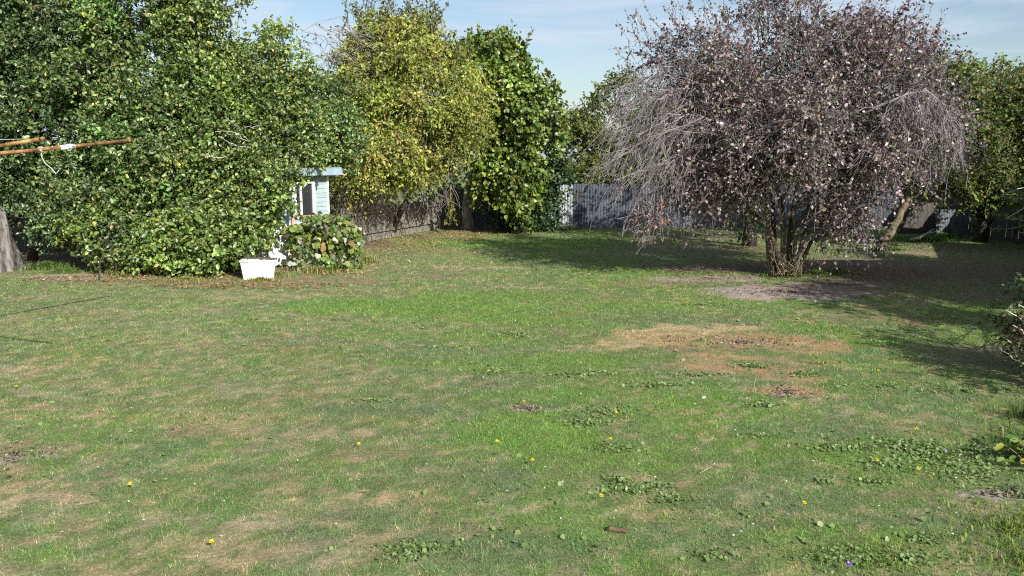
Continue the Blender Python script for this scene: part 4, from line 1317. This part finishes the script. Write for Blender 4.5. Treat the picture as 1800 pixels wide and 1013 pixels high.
for x0, y0, x1, y1 in ((1870, 398, 1765, 382), (1850, 395, 1745, 402), (1860, 405, 1790, 410), (1850, 355, 1770, 330), (1830, 350, 1760, 345), (1800, 388, 1750, 378)):
    ln.append((x0, y0, x1, y1))
shoots(ln, 18.2, t, M['leaf_soft'], [(2, (.10, .16, .05)), (2, (.15, .20, .07))], .12, 26, 'low_leaves', 'twig_pale')
thin_tubes([(curve(P(1886, 330, 18.1), P(1770, 383, 18.2), 0, .02, 7, up=.05), .03, .012), (curve(P(1886, 300, 18.1), P(1760, 345, 18.2), 0, .02, 7, up=.05), .02, .01)], 'low_branch', M['twig_pale'], t, 5)

# shrub at the right edge in the foreground
b = np.array([6.25, 8.9, 0])
RS = [(3, (.05, .075, .028)), (3, (.075, .10, .035)), (1, (.12, .14, .05)), (.5, (.17, .07, .06))]
t, _ = make_tree('edge_shrub', b, 'dark leafy shrub with reddish leaf tips at the right edge of the lawn', 'shrub',
                 [(np.array([6.5, 9.3, .7]), np.array([.4, .8, .6])), (np.array([6.0, 8.5, .38]), np.array([.28, .5, .36])), (np.array([7.2, 9.6, .9]), np.array([.7, 1.0, .8])), (np.array([8.4, 11.4, 1.1]), np.array([.6, 1.1, .9]))],
                 [(b + np.array([.2 * k, .3 * (k - 1), 0]), b + np.array([.25 * k - .1, .3 * (k - 1), 1.1]), .02, .008) for k in range(4)], M['bark_dark'], M['leaf_soft'], RS, .06, 190, .2, 10, 7, limb_frac=.5, twig_frac=.3, twig_len=(.08, .22), limb_r=(.012, .005))
shoots([(1830, 600, 1775, 540), (1820, 570, 1768, 545), (1820, 590, 1780, 572), (1830, 560, 1790, 536), (1815, 600, 1772, 590), (1800, 620, 1758, 590), (1800, 640, 1755, 610)], 9.2, t, M['leaf_soft'], [(2, (.20, .09, .085)), (1, (.28, .13, .11)), (1, (.10, .13, .06))], .055, 11, 'red_tips', 'twig_pale')

# broad leaved weed at the right edge
c = gp(1795, 820)
t = thing('dock_plant', c, 'large leaved green weed growing at the right edge of the lawn', 'plant')
n = 90
a = rng.uniform(0, 2 * PI, n)
r = rng.uniform(.02, .28, n)
p = np.stack([c[0] + .12 + r * np.cos(a), c[1] + r * np.sin(a) * .9, rng.uniform(.05, .24, n)], -1)
ax = unit(np.stack([np.cos(a), np.sin(a), rng.uniform(-.2, .5, n)], -1) + rng.normal(0, .3, (n, 3)))
L = rng.uniform(.06, .13, n)
v, f, k = leaf_arrays(p, ax, unit(rng.normal(0, .4, (n, 3)) + np.array([0, -.1, 1])), L, L * .55, hexa=True)
raw_mesh('leaves', v, f, 3, M['leaf_soft'], t, np.repeat(pick([(3, (.09, .165, .035)), (2, (.15, .22, .04)), (.6, (.26, .26, .05))], n), k, 0))
thin_tubes([(curve((c[0] + .12, c[1], 0), q, 0, .05, 4), .006, .004) for q in p[::2]], 'stalks', M['twig_brown'], t, 4)

# ------------------------------------------------------------------ round leaved weeds in the lawn
WEEDS = [(1640, 800, .45, .22, 430), (1700, 830, .38, .18, 380), (1590, 785, .35, .15, 220), (1745, 800, .25, .2, 240), (1480, 790, .5, .12, 170), (1450, 850, .12, .06, 40), (1540, 850, .25, .05, 60), (1120, 860, .28, .10, 230), (1185, 880, .22, .06, 110), (1085, 845, .12, .06, 60),
         (1060, 725, .42, .18, 170), (1030, 745, .3, .12, 110), (1155, 680, .32, .1, 150), (1225, 662, .35, .08, 100), (1325, 645, .22, .14, 130), (1410, 660, .2, .1, 110), (1340, 715, .2, .1, 70), (905, 587, .32, .14, 90), (1020, 660, .5, .12, 90), (870, 655, .4, .14, 70),
         (740, 965, .22, .07, 130), (715, 985, .12, .05, 60), (1620, 950, .14, .05, 80), (1330, 770, .18, .05, 50), (1560, 820, .4, .1, 90), (1500, 985, .35, .1, 160), (1600, 985, .3, .1, 90), (1700, 690, .6, .3, 120), (1560, 680, .5, .15, 60), (660, 705, .3, .08, 50), (1650, 560, .9, .3, 70),
         (1560, 450, .3, .2, 60), (780, 610, .6, .2, 60), (1230, 535, .6, .15, 60), (1480, 530, .6, .12, 40), (1450, 640, .3, .1, 30), (1790, 870, .2, .15, 80), (1080, 790, .3, .1, 60), (1255, 980, .15, .06, 40)]
PP, SZ = [], []
for px, py, rx, ry, n in WEEDS:
    c = G(px, py)
    n = int(n * 1.7)
    r, a = np.abs(rng.normal(0, .62, n)), rng.uniform(0, 2 * PI, n)
    PP.append(np.stack([c[0] + rx * r * np.cos(a), c[1] + ry * r * np.sin(a) * 1.3, np.zeros(n)], -1))
    SZ.append(np.full(n, .018 + .014 * min(1, c[1] / 16)))
n = 2600
y = 5 + 22 * rng.random(n) ** 1.4
x = rng.uniform(-.66, .66, n) * y
kk = fbm(x, y, 1.2, 171) > .56
PP.append(np.stack([x, y, np.zeros(n)], -1)[kk]); SZ.append((.022 + .0014 * y)[kk])
p = np.concatenate(PP); S = np.concatenate(SZ)
n = len(p)
p[:, 2] = ground_z(p[:, 0], p[:, 1]) + rng.uniform(.004, .026, n)
ax = unit(rng.normal(0, 1, (n, 3)) * np.array([1, 1, .25]))
L = S * rng.uniform(.5, 1.75, n)
v, f, k = leaf_arrays(p - ax * L[:, None] * .5, ax, unit(rng.normal(0, .5, (n, 3)) + np.array([.05, -.2, 1])), L, L * .95, hexa=True, fold=.1)
wc = pick([(3, (.135, .205, .060)), (3, (.19, .265, .09)), (1.8, (.28, .34, .16))], n) * rng.uniform(.7, 1.3, (n, 1))
o = raw_mesh('ground_cover', v, f, 3, M['leaf_soft'], None, np.repeat(wc, k, 0))
o['kind'] = 'stuff'; o['label'] = 'round leaved mallow and clover weeds spread through the lawn'

# fallen leaves under the trees
PP, CC = [], []
for px, py, rx, ry, n, pal in ((740, 420, 2.2, 2.6, 900, [(3, (.45, .36, .10)), (2, (.33, .22, .09))]), (840, 410, 1.8, 1.2, 350, [(2, (.42, .34, .12)), (2, (.25, .15, .07))]), (680, 440, 2, 1.6, 300, [(2, (.4, .32, .12)), (2, (.25, .15, .07))]), (760, 455, 3, 2, 160, [(2, (.5, .42, .2)), (1, (.6, .55, .4))]),
                               (240, 490, 2.4, .6, 700, [(2, (.28, .16, .08)), (2, (.36, .24, .12)), (1, (.5, .4, .25))]), (440, 503, 2.0, .5, 450, [(2, (.28, .16, .08)), (2, (.36, .24, .12))]), (1400, 480, 3.2, 1.4, 700, [(2, (.16, .08, .06)), (2, (.3, .2, .15))]), (1250, 430, 3.5, 2.0, 500, [(2, (.16, .08, .06)), (2, (.3, .2, .15))]), (590, 480, .9, .5, 200, [(2, (.4, .3, .15))])):
    c = G(px, py)
    r, a = np.sqrt(rng.random(n)), rng.uniform(0, 2 * PI, n)
    PP.append(np.stack([c[0] + rx * r * np.cos(a), c[1] + ry * r * np.sin(a), np.zeros(n)], -1))
    CC.append(pick(pal, n))
p, cc = np.concatenate(PP), np.concatenate(CC)
n = len(p)
p[:, 2] = ground_z(p[:, 0], p[:, 1]) + rng.uniform(.012, .04, n)
ax = unit(rng.normal(0, 1, (n, 3)) * np.array([1, 1, .3]))
L = rng.uniform(.045, .085, n)
v, f, k = leaf_arrays(p, ax, unit(rng.normal(0, .35, (n, 3)) + np.array([0, 0, 1])), L, L * .6)
o = raw_mesh('fallen_leaves', v, f, 3, M['leaf_soft'], None, np.repeat(cc, k, 0))
o['kind'] = 'stuff'; o['label'] = 'yellow and brown fallen leaves scattered under the trees'

# crumbs of soil, bark and straw on the bare ground
PP, CC = [], []
for px, py, rx, ry, n in ((1395, 515, 1.7, .9, 1500), (1250, 492, 1.5, .5, 500), (1470, 500, 1.3, .6, 500), (1500, 475, 2.5, 1.2, 900), (1300, 600, 1.2, .6, 700), (1385, 693, .4, .3, 260), (930, 720, .18, .14, 120), (1760, 870, .35, .12, 160), (30, 800, .45, .25, 200)):
    c = G(px, py)
    r, a = np.abs(rng.normal(0, .6, n)), rng.uniform(0, 2 * PI, n)
    PP.append(np.stack([c[0] + rx * r * np.cos(a), c[1] + ry * r * np.sin(a), np.zeros(n)], -1))
    CC.append(pick([(3, (.20, .16, .13)), (2, (.36, .30, .22)), (2, (.12, .085, .065)), (1, (.46, .40, .30))], n))
p, cc = np.concatenate(PP), np.concatenate(CC)
n = len(p)
p[:, 2] = ground_z(p[:, 0], p[:, 1]) + rng.uniform(.0, .02, n)
ax = unit(rng.normal(0, 1, (n, 3)) * np.array([1, 1, .5]))
L = rng.uniform(.012, .055, n)
v, f, k = leaf_arrays(p, ax, unit(rng.normal(0, .7, (n, 3)) + np.array([0, 0, 1])), L, L * rng.uniform(.2, .8, n), fold=.3)
o = raw_mesh('soil_crumbs', v, f, 3, M['leaf_soft'], None, np.repeat(cc, k, 0))
o['kind'] = 'stuff'; o['label'] = 'crumbs of soil and straw on the bare patches'

# little white daisies and pale crumbs of litter too small to count
n = 260
y = 5.2 + 15 * rng.random(n) ** 1.3
x = rng.uniform(-.62, .62, n) * y
keep = fbm(x, y, 1.5, 191) > .45
x, y = x[keep], y[keep]
n = len(x)
p = np.stack([x, y, ground_z(x, y) + .035], -1)
ax = unit(rng.normal(0, 1, (n, 3)) * np.array([1, 1, .1]))
L = rng.uniform(.008, .015, n) * (1 + y / 30)
v, f, k = leaf_arrays(p, ax, np.tile([0, -.2, 1.0], (n, 1)), L, L, hexa=True, fold=.05)
o = raw_mesh('white_clover_flowers', v, f, 3, M['petal'], None, np.full((n * k, 3), .72))
o['kind'] = 'stuff'; o['label'] = 'tiny white clover flowers dotted over the lawn'


# ------------------------------------------------------------------ flowers and scraps on the lawn
def dandelion(px, py, label, r=.021, colr=(.86, .70, .02), grp='dandelion flowers in the lawn', nm='dandelion'):
    c = G(px, py)
    z0 = float(ground_z(c[0], c[1]))
    H = rng.uniform(.045, .065)
    t = thing(nm, (c[0], c[1], z0), label, 'flower', grp)
    MB().tube([(c[0], c[1], z0 - .01), (c[0] + .004, c[1], z0 + H * .6), (c[0], c[1] - .004, z0 + H)], .0022, 5).build('stem', M['stem'], t)
    P_, A_, N_ = [], [], []
    for ring, (tilt, k) in enumerate(((.15, 12), (.55, 10), (1.0, 7))):
        for j in range(k):
            a = 2 * PI * j / k + ring * .3
            A_.append((math.cos(a) * math.cos(tilt), math.sin(a) * math.cos(tilt), math.sin(tilt)))
            P_.append((c[0], c[1] - .004, z0 + H)); N_.append((-math.cos(a) * math.sin(tilt), -math.sin(a) * math.sin(tilt), math.cos(tilt)))
    L = np.full(len(P_), r) * rng.uniform(.85, 1.1, len(P_))
    v, f, k = leaf_arrays(np.array(P_), np.array(A_), np.array(N_), L, L * .42)
    raw_mesh('petals', v, f, 3, M['petal'], t, np.tile(np.array(colr), (len(v), 1)) * rng.uniform(.85, 1.1, (len(v), 1)))


m, nt, bs = new_mat('flower_stem'); bs.inputs['Base Color'].default_value = (.12, .19, .05, 1); M['stem'] = m
for px, py, lab in ((631, 789, 'yellow dandelion alone in the green left of the lawn middle'), (874, 787, 'yellow dandelion in the middle of the lawn, left of a brighter one'), (936, 820, 'bright yellow dandelion in the centre foreground of the lawn'),
                    (1073, 783, 'yellow dandelion beside the weed patch right of the lawn middle'), (1057, 884, 'yellow dandelion just above the brown scrap of wood'), (1413, 898, 'yellow dandelion in the right foreground of the lawn'), (230, 862, 'yellow dandelion in the dry grass at lower left'),
                    (373, 968, 'yellow dandelion near the bottom edge of the lawn at left'), (1541, 820, 'yellow dandelion left of the big round leaved weed patch'), (1610, 766, 'yellow dandelion at the top of the big round leaved weed patch'), (1612, 838, 'yellow dandelion below the big round leaved weed patch'),
                    (921, 715, 'yellow dandelion on the small bare spot in the lawn'), (30, 688, 'small yellow dandelion near the left edge, halfway down the lawn'), (1083, 737, 'yellow dandelion among round weeds near the lawn middle'), (1085, 590, 'yellow dandelion at the edge of the tan dry ring'), (3, 527, 'yellow dandelion at the left edge beside the clothesline shadow'),
                    (1655, 580, 'yellow dandelion on the grass below the house shadow at right'), (1700, 536, 'yellow dandelion close to the corner of the house shadow'), (1543, 659, 'yellow dandelion right of the tan dry ring')):
    dandelion(px, py, lab)
dandelion(1491, 1009, 'purple mallow flower at the bottom edge of the lawn', .024, (.40, .22, .62), None, 'mallow_flower')
dandelion(1660, 803, 'pale violet flower in the big round leaved weed patch', .017, (.55, .5, .75), None, 'mallow_flower')

c = gp(1085, 936)
t = thing('wood_scrap', c, 'reddish brown lump of rotten wood lying on the lawn in the foreground', 'wood')
pts = [c + np.array(q) for q in ((-.075, .02, .012), (-.04, .012, .022), (0, .0, .016), (.03, -.008, .022), (.07, -.025, .014))]
MB().tube(pts, [.012, .019, .014, .02, .011], 9, .16).build('lump', M['rooting'], t, True)
for px, py, l, an, lab in ((155, 893, .16, .1, 'pale dry straw lying on the bald spot at far left'), (640, 872, .14, -.35, 'pale dry straw in the dry grass left of the middle'), (1240, 835, .13, .5, 'short pale stick on the lawn right of the middle'), (1325, 690, .22, 1.1, 'dry grey stalk standing up beside the grey bald spot')):
    c = gp(px, py)
    t = thing('dry_stalk', c, lab, 'stalk', 'dry stalks on the lawn')
    up = .15 if an > 1 else .03
    u_ = np.array([math.cos(an), math.sin(an), 0])
    MB().tube([c - u_ * l / 2 + [0, 0, .03], c + [0, 0, .045], c + u_ * l / 2 + [0, 0, .03 + up]], [.003, .0034, .0015], 5).build('stalk', M['dry_straw'], t)
c = gp(1237, 703)
t = thing('paper_scrap', c, 'tiny white scrap of paper on the grass below the tan ring', 'litter')
mb = MB(); mb.add([c + .6 * np.array(q) for q in ((-.03, -.02, .035), (.03, -.012, .04), (.034, .018, .055), (0, .012, .06), (-.026, .02, .045), (-.03, -.02, .031), (.03, -.012, .036), (.034, .018, .051), (0, .012, .056), (-.026, .02, .041))],
                  [(0, 1, 2, 3, 4), (9, 8, 7, 6, 5), (0, 5, 6, 1), (1, 6, 7, 2), (2, 7, 8, 3), (3, 8, 9, 4), (4, 9, 5, 0)])
mb.build('paper', M['wire'], t)


# ------------------------------------------------------------------ neighbouring houses to the right: their roofs throw the straight edged shadow
def gable_house(name, o, ang, L, Wd, eave, ridge, label):
    t = thing(name, (o[0], o[1], 0), label, 'house')
    Rz = Matrix.Rotation(ang, 3, 'Z')
    ov = Vector((o[0], o[1], 0))
    q = lambda x, y, z: Rz @ Vector((x, y, z)) + ov
    mb = MB()
    V = [q(0, -Wd / 2, -.1), q(L, -Wd / 2, -.1), q(L, Wd / 2, -.1), q(0, Wd / 2, -.1), q(0, -Wd / 2, eave), q(L, -Wd / 2, eave), q(L, Wd / 2, eave), q(0, Wd / 2, eave), q(0, 0, ridge - .08), q(L, 0, ridge - .08)]
    mb.add(V, [(0, 1, 5, 4), (2, 3, 7, 6), (1, 2, 6, 9, 5), (3, 0, 4, 8, 7)])
    mb.build('wall', M['brick'], t)
    mb = MB()
    sl = (ridge - eave) / (Wd / 2)
    ye = Wd / 2 + .4
    ze = eave - .4 * sl
    V = []
    for dz in (0, -.12):
        V += [q(-.35, -ye, ze + .05 + dz), q(L + .35, -ye, ze + .05 + dz), q(L + .35, 0, ridge + .05 + dz), q(-.35, 0, ridge + .05 + dz), q(L + .35, ye, ze + .05 + dz), q(-.35, ye, ze + .05 + dz)]
    mb.add(V, [(0, 1, 2, 3), (3, 2, 4, 5), (9, 8, 7, 6), (11, 10, 8, 9), (0, 6, 7, 1), (5, 4, 10, 11), (1, 7, 8, 2), (2, 8, 10, 4), (0, 3, 9, 6), (3, 5, 11, 9)])
    mb.build('roof', M['roof_tile'], t)
    for x in (L * .3, L * .7):
        w_ = MB()
        w_.box(q(x, Wd / 2 + .01, 1.5), (1.3, .06, 1.2), Rz)
        w = w_.build('window', M['white_board'], t)
        MB().box(q(x, Wd / 2 + .03, 1.5), (1.1, .05, 1.0), Rz).build('pane', M['glass'], w)
    return t


gable_house('neighbour_house', (11.5, 12.8), 0.0, 8.4, 6.0, 3.5, 5.4, 'brick house beyond the right edge whose gable shades the lawn')
gable_house('neighbour_garage', (14.45, 16.2), math.radians(65), 4.8, 3.0, 2.4, 3.35, 'brick outbuilding with a grey gable roof beyond the right edge')
q = np.array([10.6, 8.6, 0])
make_tree('garden_tree', q, 'bushy tree in front of the brick house beyond the right edge', 'tree',
          [(np.array([10.7, 8.7, 4.1]), np.array([1.5, 1.3, 1.0])), (np.array([11.6, 9.0, 4.6]), np.array([1.2, 1.0, .8])), (np.array([9.7, 8.9, 3.5]), np.array([.8, .9, .7]))],
          [(q, np.array([10.7, 8.7, 3.9]), .12, .05)], M['bark_dark'], M['leaf_soft'], RIGHT, .10, 90, .4, 12, 7, limb_frac=.5, twig_frac=.2, back=1.0, inner=.3)
# pale roofed shed beyond the back fence
t = thing('neighbour_shed', (5.2, 37.5, 0), 'pale roofed shed just showing above the back fence', 'shed')
MB().box((5.2, 37.5, .95), (3.4, 3, 1.9)).build('wall', M['fence_dark'], t)
MB().box((5.2, 37.4, 1.97), (3.8, 3.5, .12), Matrix.Rotation(.06, 3, 'X')).build('roof', M['iron_pale'], t)

# ------------------------------------------------------------------ trees beyond the back fence close the view
for k, (px, py, d, rx, rz, lab, nl) in enumerate(((1470, 270, 34, 90, 60, 'dim green tree beyond the back fence behind the purple crown', 50), (1620, 290, 35, 110, 60, 'dim green tree beyond the back fence at right', 60), (1780, 280, 34, 90, 90, 'dim green tree beyond the corner at far right', 60),
                                                  (620, 260, 33, 90, 80, 'dim green tree behind the shed and the yellow tree', 50), (800, 290, 36, 70, 50, 'dim green tree behind the corner of the two fences', 40), (1250, 290, 36, 120, 45, 'dim green tree beyond the long iron fence', 50))):
    c = P(px, py, d)
    make_tree('background_tree', (c[0], c[1]), lab, 'tree', [(c, np.array([rx * d / F_PX, 1.5, rz * d / F_PX])), (np.array([c[0], c[1], 1.6]), np.array([rx * .8 * d / F_PX, 1.2, 1.2]))],
              [(np.array([c[0], c[1], 0]), c, .14, .05)], M['bark_dark'], M['leaf'], HEDGE, .15, nl, .7, 12, 7, limb_frac=.4, twig_frac=0, group='trees beyond the back fence')
